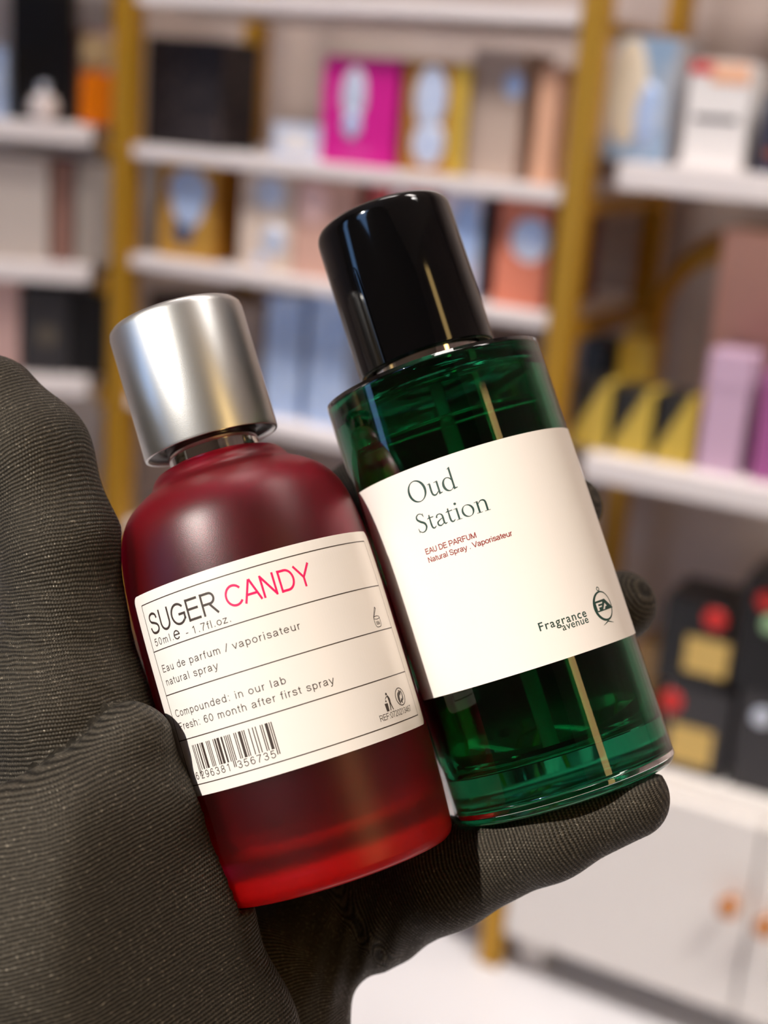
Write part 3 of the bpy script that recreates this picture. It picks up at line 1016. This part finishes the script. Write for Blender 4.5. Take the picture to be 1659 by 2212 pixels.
capR = [(14.4, 59.8), (14.6, 57.5), (14.9, 57.05), (15.45, 57.1), (15.55, 57.6), (15.6, 86.2), (15.35, 87.3), (14.6, 88.0), (13.2, 88.3), (0, 88.35)]
cap = lathe_obj('cap', sh(capR, ZR0), m_alu, red, 160, 50)
lathe_obj('cap_insert', sh([(14.5, 58.0), (14.35, 57.7), (10.8, 58.4), (10.8, 60.6), (14.4, 60.8)], ZR0), m_dark, cap, 96)
rf = prof_fn(po[10:])
R0 = 28.2
lab = print_obj('label', shapes_bm([[rrect(-32.2, 36.4, -16.6, 27.5, 1.6)]]), rf, R0, 0.03, ZR0, m_label, red, solid=0.09)
OFF = 0.135
def rprint(name, bm, m=m_ink):
    return print_obj(name, bm, rf, R0, OFF, ZR0, m, lab)
L = 0.22
x0, x1 = -28.9, 32.8
zt, zb = 25.2, -14.2
frame = [[rect(x0, x1, zt - L / 2, zt + L / 2)], [rect(x0, x1, zb - L / 2, zb + L / 2)], [rect(x0 - .10, x0 + .10, zb, zt)], [rect(x1 - .06, x1 + .06, zb, zt)]]
for zz in (15.0, 5.42, -4.5):
    frame.append([rect(x0, x1, zz - L / 2, zz + L / 2)])
rprint('ruled_frame', shapes_bm(frame))
rprint('lettering', sans_bm('SUGER', -27.6, 18.35, 4.75, 19.6))
rprint('lettering', sans_bm('CANDY', -6.6, 18.35, 4.75, 19.1), m_pinkink)
rprint('lettering', sans_bm('50ml.', -27.4, 15.95, 1.62, 6.8))
rprint('lettering', sans_bm('e', -20.6, 15.75, 2.8, 2.0, 1.0))
rprint('lettering', sans_bm('- 1.7fl.oz.', -17.2, 15.75, 1.62, 10.9))
rprint('lettering', sans_bm('Eau de parfum / vaporisateur', -27.4, 10.2, 1.62, 34.2))
rprint('lettering', sans_bm('natural spray', -27.4, 7.35, 1.62, 15.5))
rprint('lettering', sans_bm('Compounded: in our lab', -27.3, 0.45, 1.62, 28.1))
rprint('lettering', sans_bm('Fresh: 60 month after first spray', -27.2, -2.4, 1.62, 37.6))
rprint('lettering', sans_bm('6', -26.4, -13.2, 1.6, 1.25))
rprint('lettering', sans_bm('296381', -24.5, -13.2, 1.6, 9.0))
rprint('lettering', sans_bm('356735', -14.0, -13.2, 1.6, 8.7))
rprint('lettering', sans_bm('REF:0720213467', 18.3, -12.85, 1.3, 11.6))
# bar code: a European article number, bars built from its digits
Lc = {'0': '0001101', '1': '0011001', '2': '0010011', '3': '0111101', '4': '0100011', '5': '0110001', '6': '0101111', '7': '0111011', '8': '0110111', '9': '0001011'}
Gc = {k: ''.join('1' if c == '0' else '0' for c in v)[::-1] for k, v in Lc.items()}
Rc = {k: ''.join('1' if c == '0' else '0' for c in v) for k, v in Lc.items()}
bits = '101'
for d, p_ in zip('296381', 'LGGGLL'):
    bits += (Lc if p_ == 'L' else Gc)[d]
bits += '01010'
for d in '356735':
    bits += Rc[d]
bits += '101'
bw = (24.6 - 4.4) / len(bits)
bars, i = [], 0
while i < len(bits):
    if bits[i] == '1':
        j = i
        while j < len(bits) and bits[j] == '1':
            j += 1
        long_ = i < 3 or 45 <= i < 50 or i >= 92
        bars.append([rect(-24.6 + i * bw, -24.6 + j * bw, -12.7 if long_ else -11.4, -6.0)])
        i = j
    else:
        i += 1
rprint('barcode', shapes_bm(bars))
# open-jar sign
jx, jz = 26.9, 6.3
jar = [[ell(jx, jz + 2.0, 1.25, .42, 0, 24), ell(jx, jz + 2.0, 1.05, .26, 0, 24)[::-1]]]
jar += quads([(jx - 1.17, jz + 1.95), (jx - 1.15, jz + .7), (jx - .8, jz + .05), (jx, jz - .06), (jx + .8, jz + .05), (jx + 1.15, jz + .7), (jx + 1.17, jz + 1.95)], .17, 5)
jar += [[[(jx - 1.2, jz + 2.2), (jx - .95, jz + 2.05), (jx + .75, jz + 3.95), (jx + .55, jz + 4.35), (jx + .3, jz + 4.3)], [(jx - .85, jz + 2.35), (jx + .3, jz + 4.0), (jx + .52, jz + 4.02), (jx - .75, jz + 2.45)]]]
rprint('open_jar_symbol', shapes_bm(jar))
rprint('lettering', sans_bm('60M', jx - .68, jz + .42, .8, 1.4, 1.3))
# litter bin sign
bxx, bz = 21.6, -11.3
tidy = [[[(bxx - .75, bz + 1.7), (bxx + .25, bz + 1.7), (bxx + .12, bz), (bxx - .62, bz)]], [ell(bxx - .1, bz + 2.15, .2, .2, 0, 14)], [ell(bxx + .55, bz + 3.55, .27, .3, 0, 16)]]
tidy += quads([(bxx + .75, bz + 3.2), (bxx + 1.0, bz + 2.4), (bxx + 1.0, bz + 1.6)], [.35, .62, .5], 4)
tidy += quads([(bxx + .7, bz + 3.0), (bxx + .25, bz + 2.95), (bxx - .15, bz + 2.55)], [.2, .18, .13], 4)
tidy += quads([(bxx + .92, bz + 1.7), (bxx + .8, bz + .8), (bxx + .62, bz)], [.3, .26, .2], 4)
tidy += quads([(bxx + 1.1, bz + 1.7), (bxx + 1.3, bz + .8), (bxx + 1.55, bz)], [.28, .24, .2], 4)
rprint('litter_bin_symbol', shapes_bm(tidy))
# round recycling sign
gx, gz = 26.8, -9.2
dot = [[ell(gx, gz, 1.9, 1.95, 0, 40), ell(gx, gz, 1.68, 1.74, 0, 40)[::-1]]]
dot += quads([(gx - .55, gz - 1.45), (gx - .75, gz - .5), (gx - .55, gz + .5), (gx + .05, gz + .95)], [.25, .75, .8, .45], 6)
dot += [[[(gx - .25, gz + 1.55), (gx + .75, gz + .95), (gx - .05, gz + .1)]]]
dot += quads([(gx + .6, gz + 1.4), (gx + .95, gz + .5), (gx + .75, gz - .5), (gx + .1, gz - .95)], [.12, .3, .45, .4], 6)
dot += [[[(gx + .35, gz - 1.55), (gx - .45, gz - 1.0), (gx + .3, gz - .3)]]]
rprint('recycling_symbol', shapes_bm(dot))

# ---- green bottle
grn = thing('perfume_bottle', 'green glass perfume bottle with glossy black cap standing on the little finger', 'perfume bottle', GRN.mtx(ZG0))
RG = 25.9
GO = [(0, -29.6), (20, -30.2), (23.2, -30.6), (24.6, -30.3), (25.5, -29.4), (RG, -27.6), (RG, -20), (RG, 63.2), (25.7, 65.6), (24.9, 67.4), (23.3, 68.7), (21, 69.3), (17, 69.7), (13.4, 69.9), (8.2, 70.0)]
po_g = smooth_prof(GO, 5)
GI = [(8.0, 70.0, 1), (8.0, 67.6, 1), (20.8, 67.0), (22.3, 66.0), (22.9, 64.0), (22.9, 57.5), (22.9, -14), (22.2, -17.5), (19.5, -19.5), (12, -20.6), (0, -20.9)]
pi_g = smooth_prof(GI, 4)
bm = bmesh.new()
lathe_bm(bm, [(r * MM, (z - ZG0) * MM) for r, z in po_g], 160, mi=0)
nf = len(bm.faces)
lathe_bm(bm, [(r * MM, (z - ZG0) * MM) for r, z in pi_g], 160, mi=1)
bmesh.ops.remove_doubles(bm, verts=bm.verts[:], dist=1e-6)
me = bpy.data.meshes.new('glass_body')
# outer wall faces outward, cavity wall faces the cavity
for f in bm.faces:
    c = f.calc_center_median()
    f.normal_update()
bmesh.ops.bridge_loops(bm, edges=[e_ for e_ in bm.edges if e_.is_boundary])
bmesh.ops.recalc_face_normals(bm, faces=bm.faces[:])
bm.to_mesh(me)
bm.free()
me.shade_smooth()
m_gg = glass('green_glass', (0.006, 0.17, 0.072), 0.02, 1.5)
m_gi = glass('green_glass_cavity', (0.20, 0.80, 0.52), 0.0, 1.5)
link('glass_body', me, [m_gg, m_gi], grn)
liqg = [(0, 56.5), (22.4, 56.5), (22.84, 56.9), (22.84, -14), (22.14, -17.45), (19.45, -19.4), (12, -20.5), (0, -20.8)]
lathe_obj('liquid', sh(liqg, ZG0), glass('clear_green_liquid', (0.36, 0.90, 0.62), 0.0, 1.36), grn, 96, 60)
lathe_obj('dip_tube', sh([(0, 71), (1.4, 71), (1.4, -19.5), (0, -19.5)], ZG0), mat('clear_tube', (220, 210, 205), .3), grn, 16)
lathe_obj('collar', sh([(7.0, 69), (7.0, 72.4), (13.15, 69.95), (13.3, 70.2), (13.3, 77.2), (12.8, 77.5), (7.0, 77.5), (7, 72)], ZG0), m_chrome, grn, 96, 40)
capG = [(15.2, 77.5), (15.3, 74.3), (15.5, 73.8), (16.2, 73.8), (16.45, 74.3), (16.45, 106.5), (16.3, 108.3), (15.7, 109.6), (14.5, 110.3), (12.6, 110.6), (0, 110.8)]
capg = lathe_obj('cap', sh(smooth_prof(capG[:5], 3) + smooth_prof(capG[5:], 4), ZG0), m_capblack, grn, 160)
lathe_obj('cap_insert', sh([(15.2, 75.2), (13.6, 75.4), (13.6, 78.5), (15.2, 78.5)], ZG0), m_dark, capg, 96)
# raised arch-topped panel on the left of the cap
pan = [(-18.6, 73.9), (-9.6, 73.9), (-9.6, 96.0)] + [(-11.2 + 1.6 * math.cos(t), 96.0 + 1.6 * math.sin(t)) for t in [PI / 2 * i / 6 for i in range(1, 7)]] + [(-18.6, 97.6)]
print_obj('panel', shapes_bm([[pan]]), lambda z: 16.4, 16.4, 0.0, ZG0, m_capblack, capg, solid=0.38)
rg = lambda z: RG
labg = print_obj('label', shapes_bm([[rrect(-31.0, 46.0, -0.9, 48.0, .6)]]), rg, RG, 0.03, ZG0, m_label, grn, solid=0.10)
def gprint(name, bm, m=m_greenink):
    return print_obj(name, bm, rg, RG, 0.145, ZG0, m, labg)
gprint('lettering', serif_bm('Oud', -13.4, 40.55, 4.65, 11.3))
gprint('lettering', serif_bm('Station', -13.6, 34.0, 4.05, 16.7))
gprint('lettering', sans_bm('EAU DE PARFUM', -13.7, 29.2, 1.22, 12.2, 1.55), m_redink)
gprint('lettering', sans_bm('Natural Spray . Vaporisateur', -13.7, 27.3, 1.22, 19.6, 1.45), m_redink)
gprint('lettering', text_bm('Fragrance', 5.1, 6.2, 1.75, 11.7, .012))
gprint('lettering', text_bm('avenue', 10.0, 4.85, 1.55, 6.8, .008))
ox, oz = 22.6, 7.25
lg = []
outer = ell(ox, oz, 3.25, 3.35, 0, 60)
inner = ell(ox + .22, oz + .05, 2.75, 2.95, 0, 60)
lg.append([outer, inner[::-1]])
lg.append([ell(ox, oz + 3.85, .52, .5, 0, 24), ell(ox, oz + 3.85, .32, .3, 0, 24)[::-1]])
for sgn in (1, -1):
    lg += quads([(ox - .1 * sgn, oz - 3.4), (ox + .9 * sgn, oz - 3.75), (ox + 1.9 * sgn, oz - 4.05)], [.28, .2, .06], 4)
lg.append([[(ox - 2.75, oz + 1.35), (ox + 1.1, oz + 1.45), (ox + 3.5, oz - .95), (ox - 2.2, oz - 1.05), (ox - 2.75, oz - .5)],
           [(ox - 2.2, oz + .95), (ox - 2.2, oz - .75), (ox - 1.55, oz - .75), (ox - 1.55, oz - .1), (ox - .55, oz - .1), (ox - .35, oz + .2), (ox - 1.55, oz + .2), (ox - 1.55, oz + .6), (ox - .1, oz + .6), (ox + .15, oz + .95)][::-1],
           [(ox + .75, oz + .55), (ox - .35, oz - .75), (ox + .3, oz - .75), (ox + .7, oz - .2), (ox + 1.3, oz - .2), (ox + 1.05, oz + .2)]])
gprint('logo', shapes_bm(lg))

# ================================================================== GLOVED HAND (signed distances -> surface net)
def c3(px, py, d):
    return np.array([(px - CX) / F * d, -(py - CY) / F * d, d])

CH = {
 'thumb': [(215, 1800, 306, 24), (145, 1540, 303, 18.5), (143, 1330, 304, 13.4), (133, 1190, 304, 12.9), (65, 985, 308, 12.9), (-25, 882, 312, 12.2)],
 'fold': [(287, 1594, 288, 6.6), (150, 1745, 280, 8.5), (-50, 1832, 277, 10)],
 'thenar': [(284, 1620, 290, 8.0), (291, 1752, 291, 12.6), (394, 1980, 292, 13.5), (482, 2240, 296, 15), (560, 2560, 302, 20)],
 'thenar_b': [(178, 1852, 281, 17.5), (140, 2015, 285, 26), (205, 2320, 289, 30), (330, 2700, 293, 31)],
 'thenar_c': [(-95, 2000, 290, 20), (-90, 2150, 292, 26), (60, 2500, 294, 30)],
 'forearm': [(330, 2500, 308, 32), (420, 3000, 312, 34), (520, 3600, 316, 38)],
 'heel': [(470, 2350, 318, 26), (560, 2150, 328, 19), (690, 2010, 335, 15)],
 'heel_b': [(520, 2450, 318, 26), (600, 2230, 326, 17)],
 'palm': [(560, 2150, 340, 17), (500, 1850, 358, 15), (430, 1600, 360, 14)],
 'palm_b': [(620, 2050, 345, 15), (640, 1800, 358, 13)],
 'web': [(230, 1640, 325, 17), (420, 1480, 356, 12)],
 'pinky': [(700, 1990, 335, 14.0), (800, 1962, 333, 13.8), (960, 1890, 319, 11.9), (1180, 1800, 307, 9.9), (1360, 1725, 303, 8.7)],
 'ring': [(640, 1700, 358, 11), (900, 1560, 368, 10), (1190, 1410, 362, 9.6), (1341, 1309, 346, 8.9)],
 'middle': [(560, 1500, 358, 11), (830, 1330, 368, 10), (1090, 1180, 364, 9.4), (1232, 1096, 352, 8.2)],
 'index': [(480, 1330, 358, 11), (620, 1170, 366, 10), (790, 1070, 366, 9.6), (1050, 925, 364, 9.4)],
}
KS = {'fold': 3.0, 'thenar': 6.0, 'thenar_b': 8.0, 'thenar_c': 8.0}
VOX = 1.0
bones, nodes = [], []
for nm, ch in CH.items():
    pts = [c3(*q[:3]) for q in ch]
    acc = 0.0
    for i in range(len(pts) - 1):
        ln = np.linalg.norm(pts[i + 1] - pts[i])
        bones.append((nm, pts[i], pts[i + 1], ch[i][3], ch[i + 1][3], acc, ln))
        acc += ln
allp = np.array([b_[1] for b_ in bones] + [b_[2] for b_ in bones])
lo_ = allp.min(0) - 42
hi_ = allp.max(0) + 42
dims = np.ceil((hi_ - lo_) / VOX).astype(int) + 1
fields = [np.full(dims, 12.0, np.float32) for _ in range(3)]
BALL = ('fold', 'thenar', 'thenar_b', 'thenar_c', 'forearm')
ax_ = [lo_[k] + VOX * np.arange(dims[k], dtype=np.float32) for k in range(3)]

def cone_sd(X, Y, Z, a, b_, ra, rb):
    ba = b_ - a
    L2 = float(ba @ ba)
    px_, py_, pz_ = X - a[0], Y - a[1], Z - a[2]
    h = np.clip((px_ * ba[0] + py_ * ba[1] + pz_ * ba[2]) / L2, 0, 1)
    d = np.sqrt((px_ - ba[0] * h) ** 2 + (py_ - ba[1] * h) ** 2 + (pz_ - ba[2] * h) ** 2)
    hs = h * h * (3 - 2 * h) * 0.4 + h * 0.6
    return d - (ra + (rb - ra) * hs)

def block(a, b_, r):
    mn = np.minimum(a, b_) - r - 12
    mx = np.maximum(a, b_) + r + 12
    i0 = np.clip(((mn - lo_) / VOX).astype(int), 0, dims)
    i1 = np.clip(((mx - lo_) / VOX).astype(int) + 1, 0, dims)
    return tuple(slice(i0[k], i1[k]) for k in range(3))

for nm, a, b_, ra, rb, acc, ln in bones:
    sl = block(a, b_, max(ra, rb))
    X, Y, Z = np.meshgrid(ax_[0][sl[0]], ax_[1][sl[1]], ax_[2][sl[2]], indexing='ij', sparse=True)
    d = cone_sd(X, Y, Z, a, b_, ra, rb).astype(np.float32)
    k = KS.get(nm, 4.0)
    fld = fields[0 if nm == 'thumb' else 2 if nm in BALL else 1]
    old = fld[sl]
    hh = np.clip(0.5 + 0.5 * (old - d) / k, 0, 1)
    fld[sl] = old * (1 - hh) + d * hh - k * hh * (1 - hh)
# the ball of the hand slopes back towards the bottle in one flat stretch of cloth
def smin(a, b_, k):
    h_ = np.clip(0.5 + 0.5 * (a - b_) / k, 0, 1)
    return a * (1 - h_) + b_ * h_ - k * h_ * (1 - h_)
e0 = c3(440, 1720, 286)
edge = c3(640, 2212, 291) - e0
pn = np.cross(edge, np.array([-1.0, 0.05, -0.95]))
pn /= np.linalg.norm(pn)
if pn[2] > 0:
    pn = -pn
Xp, Yp, Zp = np.meshgrid(*ax_, indexing='ij', sparse=True)
plane = ((Xp - e0[0]) * pn[0] + (Yp - e0[1]) * pn[1] + (Zp - e0[2]) * pn[2]).astype(np.float32)
fields[2] = -smin(-fields[2], -plane, 3.0)
fields[1] = smin(fields[1], fields[2], 4.0)
# the thumb meets the ball of the hand in a tight crease
hh = np.clip(0.5 + 0.5 * (fields[0] - fields[1]) / 0.8, 0, 1)
field = fields[0] * (1 - hh) + fields[1] * hh - 0.8 * hh * (1 - hh)

# gathers of cloth: low ripples across the thumb joint and the palm
X, Y, Z = np.meshgrid(*ax_, indexing='ij', sparse=True)
def gauss(px, py, d, s):
    c = c3(px, py, d)
    return np.exp(-((X - c[0]) ** 2 + (Y - c[1]) ** 2 + (Z - c[2]) ** 2) / (2 * s * s))
field += (0.45 * gauss(60, 1400, 296, 12) * np.sin((Y + 0.35 * X) * 1.5)).astype(np.float32)
field += (0.5 * gauss(770, 2080, 318, 9) * np.sin((X - 0.25 * Y) * 1.1)).astype(np.float32)
field += (0.25 * gauss(300, 1480, 292, 9) * np.sin((Y + 0.6 * X) * 1.7)).astype(np.float32)

# press the bottles into the cloth
def to_cam(v):
    q = v - CAM
    return np.array([q.dot(rt), q.dot(up), q.dot(fw)]) * 1000.0
def dir_cam(v):
    return np.array([v.dot(rt), v.dot(up), v.dot(fw)])
for P, R_, zb_, zt_ in ((RED, 28.35, ZR0 - .25, 60), (GRN, 26.1, ZG0 - .25, 80)):
    o, a = to_cam(P.P), dir_cam(P.a)
    px_, py_, pz_ = X - o[0], Y - o[1], Z - o[2]
    t = px_ * a[0] + py_ * a[1] + pz_ * a[2]
    r2 = np.sqrt(np.maximum(px_ ** 2 + py_ ** 2 + pz_ ** 2 - t * t, 0))
    rr_ = 2.0
    if P is RED:
        R_ = np.interp(t, [p_[1] for p_ in po[10:]], [p_[0] + .4 for p_ in po[10:]], left=28.0, right=9.0)
    dx = r2 - R_ + rr_
    dz = np.abs(t - (zb_ + zt_) / 2) - (zt_ - zb_) / 2 + rr_
    sdb = np.minimum(np.maximum(dx, dz), 0) + np.sqrt(np.maximum(dx, 0) ** 2 + np.maximum(dz, 0) ** 2) - rr_
    field = np.maximum(field, (0.25 - sdb).astype(np.float32))

def surface_net(f):
    ins = f < 0
    c = [ins[i:ins.shape[0] - 1 + i, j:ins.shape[1] - 1 + j, k:ins.shape[2] - 1 + k] for i in (0, 1) for j in (0, 1) for k in (0, 1)]
    anyc = c[0].copy()
    allc = c[0].copy()
    for q in c[1:]:
        anyc |= q
        allc &= q
    act = np.argwhere(anyc & ~allc)
    idx = np.full(anyc.shape, -1, np.int64)
    idx[tuple(act.T)] = np.arange(len(act))
    acc = np.zeros((len(act), 3))
    cnt = np.zeros(len(act))
    cor = [(i, j, k) for i in (0, 1) for j in (0, 1) for k in (0, 1)]
    for p in cor:
        for ax in range(3):
            if p[ax] == 1:
                continue
            q = list(p)
            q[ax] = 1
            va = f[act[:, 0] + p[0], act[:, 1] + p[1], act[:, 2] + p[2]]
            vb = f[act[:, 0] + q[0], act[:, 1] + q[1], act[:, 2] + q[2]]
            m = (va < 0) != (vb < 0)
            t = np.where(m, va / np.where(m, va - vb, 1), 0)
            pos = np.tile(np.array(p, float), (len(act), 1))
            pos[:, ax] += t
            acc += np.where(m[:, None], pos, 0)
            cnt += m
    V = act + acc / cnt[:, None]
    quads_ = []
    for ax in range(3):
        o1, o2 = [(1, 2), (2, 0), (0, 1)][ax]
        sa = [slice(None)] * 3
        sb = [slice(None)] * 3
        sa[ax] = slice(0, -1)
        sb[ax] = slice(1, None)
        A, B = ins[tuple(sa)], ins[tuple(sb)]
        e_ = np.argwhere(A != B)
        ok = (e_[:, o1] > 0) & (e_[:, o2] > 0) & (e_[:, o1] < idx.shape[o1]) & (e_[:, o2] < idx.shape[o2])
        e_ = e_[ok]
        flip = A[tuple(e_.T)]
        def at(d1, d2):
            q = e_.copy()
            q[:, o1] -= d1
            q[:, o2] -= d2
            return idx[tuple(q.T)]
        Q = np.stack([at(1, 1), at(0, 1), at(0, 0), at(1, 0)], 1)
        Q[~flip] = Q[~flip][:, ::-1]
        quads_.append(Q)
    return V, np.concatenate(quads_)

V, Q = surface_net(field)
Vc = V * VOX + lo_
# keep the largest connected piece only is not needed: all bones overlap
# knit coordinates: along the finger (v) and round it (u), blended between bones
wsum = np.zeros(len(Vc))
kv = np.zeros(len(Vc))
ku = np.zeros(len(Vc))
def tri(fl, p):
    q = (p - lo_) / VOX
    i = np.clip(np.round(q).astype(int), 0, np.array(fl.shape) - 1)
    return fl[tuple(i.T)]
is_thumb = (tri(fields[0], Vc) < tri(fields[1], Vc)).astype(float)
PLANE = ('fold', 'thenar', 'thenar_b', 'thenar_c', 'heel', 'heel_b', 'palm', 'palm_b', 'web', 'forearm')
pa = c3(304, 1612, 290)
pb = c3(560, 2500, 300) - pa
pb /= np.linalg.norm(pb)
for nm, a, b_, ra, rb, acc, ln in bones:
    ba = (b_ - a) / ln
    q = Vc - a
    h = np.clip(q @ ba, 0, ln)
    rad = q - np.outer(h, ba)
    dist = np.linalg.norm(rad, axis=1) / (ra + (rb - ra) * h / ln)
    wgt = np.clip(dist, 0.3, None) ** -8
    if nm == 'thumb':
        wgt = wgt * is_thumb
    else:
        wgt = wgt * (1 - is_thumb)
    if nm in PLANE:
        tow = np.array([0.55, -0.1, -0.8])
        tow = tow - pb * (tow @ pb)
        tow /= np.linalg.norm(tow)
        kv += wgt * ((Vc - pa) @ pb)
        ku += wgt * ((Vc - pa) @ np.cross(pb, tow))
    else:
        tow = np.array([0, 0, -1.0])
        tow = tow - ba * (tow @ ba)
        tow /= np.linalg.norm(tow)
        ang = np.arctan2(rad @ np.cross(ba, tow), rad @ tow)
        kv += wgt * (acc + q @ ba)
        ku += wgt * ang * (ra + rb) / 2
    wsum += wgt
kv /= wsum
ku /= wsum
WV = np.array(CAM) + (np.outer(Vc[:, 0], rt) + np.outer(Vc[:, 1], up) + np.outer(Vc[:, 2], fw)) * MM
org = np.array(cp(330, 2500, 308))
me = bpy.data.meshes.new('gloved_hand')
me.from_pydata([tuple(v) for v in (WV - org)], [], [tuple(int(i) for i in q[::-1]) for q in Q])
me.validate()
for nm, arr in (('knit_v', kv), ('knit_u', ku)):
    at_ = me.attributes.new(nm, 'FLOAT', 'POINT')
    at_.data.foreach_set('value', arr.astype(np.float32))
me.shade_smooth()

def knit_mat():
    m = mat('black_knit_fabric', (40, 38, 35), 0.62)
    b = bsdf(m)
    av = nd(m, 'ShaderNodeAttribute', attribute_name='knit_v')
    au = nd(m, 'ShaderNodeAttribute', attribute_name='knit_u')
    cx_ = nd(m, 'ShaderNodeCombineXYZ')
    lk(m, au.outputs['Fac'], cx_.inputs[0])
    lk(m, av.outputs['Fac'], cx_.inputs[1])
    tc = nd(m, 'ShaderNodeTexCoord')
    # rows
    def mathn(op, a=None, b_=None, c=None):
        n = nd(m, 'ShaderNodeMath', operation=op)
        for i, v in enumerate((a, b_, c)):
            if v is None:
                continue
            if isinstance(v, (int, float)):
                n.inputs[i].default_value = v
            else:
                lk(m, v, n.inputs[i])
        return n.outputs[0]
    nz = nd(m, 'ShaderNodeTexNoise')
    nz.inputs['Scale'].default_value = 120
    nz.inputs['Detail'].default_value = 2
    lk(m, tc.outputs['Object'], nz.inputs['Vector'])
    wob = mathn('MULTIPLY', mathn('SUBTRACT', nz.outputs['Fac'], 0.5), 1.2)
    v = mathn('ADD', av.outputs['Fac'], wob)
    rows = mathn('SINE', mathn('MULTIPLY', v, 2 * PI / 0.8))
    rowi = mathn('FLOOR', mathn('DIVIDE', v, 0.8))
    uu = mathn('ADD', au.outputs['Fac'], mathn('MULTIPLY', rowi, 0.33))
    st = mathn('SINE', mathn('MULTIPLY', uu, 2 * PI / 0.66))
    hgt = mathn('ADD', mathn('MULTIPLY', rows, 0.6), mathn('MULTIPLY', st, 0.35))
    fine = nd(m, 'ShaderNodeTexNoise')
    fine.inputs['Scale'].default_value = 3500
    lk(m, tc.outputs['Object'], fine.inputs['Vector'])
    hgt = mathn('ADD', hgt, mathn('MULTIPLY', fine.outputs['Fac'], 0.8))
    bp = nd(m, 'ShaderNodeBump')
    bp.inputs['Strength'].default_value = 0.6
    bp.inputs['Distance'].default_value = 0.00018
    lk(m, hgt, bp.inputs['Height'])
    lk(m, bp.outputs[0], b.inputs['Normal'])
    # thread colour with groove shade and yarn glints painted in
    spk = nd(m, 'ShaderNodeTexNoise')
    spk.inputs['Scale'].default_value = 1500
    spk.inputs['Detail'].default_value = 1
    lk(m, tc.outputs['Object'], spk.inputs['Vector'])
    cr = nd(m, 'ShaderNodeValToRGB')
    cr.color_ramp.elements[0].position, cr.color_ramp.elements[1].position = 0.2, 0.9
    cr.color_ramp.elements[0].color = (0.005, 0.0046, 0.004, 1)
    cr.color_ramp.elements[1].color = (0.066, 0.056, 0.043, 1)
    fac = mathn('ADD', mathn('MULTIPLY', mathn('ADD', rows, 1.0), 0.30), mathn('MULTIPLY', spk.outputs['Fac'], 0.45))
    lk(m, fac, cr.inputs[0])
    gl = nd(m, 'ShaderNodeMapRange')
    gl.inputs['From Min'].default_value, gl.inputs['From Max'].default_value = 0.64, 0.78
    lk(m, spk.outputs['Fac'], gl.inputs['Value'])
    gm = nd(m, 'ShaderNodeMix', data_type='RGBA')
    lk(m, mathn('MULTIPLY', gl.outputs[0], mathn('MULTIPLY', mathn('ADD', rows, 1.0), 0.5)), gm.inputs['Factor'])
    lk(m, cr.outputs[0], gm.inputs[6])
    gm.inputs[7].default_value = (0.20, 0.17, 0.13, 1)
    lk(m, gm.outputs[2], b.inputs['Base Color'])
    rr2 = nd(m, 'ShaderNodeMapRange')
    rr2.inputs['From Min'].default_value, rr2.inputs['From Max'].default_value = 0.55, 0.75
    rr2.inputs['To Min'].default_value, rr2.inputs['To Max'].default_value = 0.60, 0.22
    lk(m, spk.outputs['Fac'], rr2.inputs['Value'])
    lk(m, rr2.outputs[0], b.inputs['Roughness'])
    b.inputs['Sheen Weight'].default_value = 0.03
    b.inputs['Specular IOR Level'].default_value = 0.28
    b.inputs['Specular Tint'].default_value = (1.0, 0.88, 0.72, 1)
    b.inputs['Sheen Roughness'].default_value = 0.4
    return m
hand = link('gloved_hand', me, knit_mat())
hand.location = Vector(org)
hand['label'] = 'left hand in a black knit glove holding two perfume bottles upright'
hand['category'] = 'hand'

for o in bpy.data.objects:
    if 'h' in o:
        del o['h']
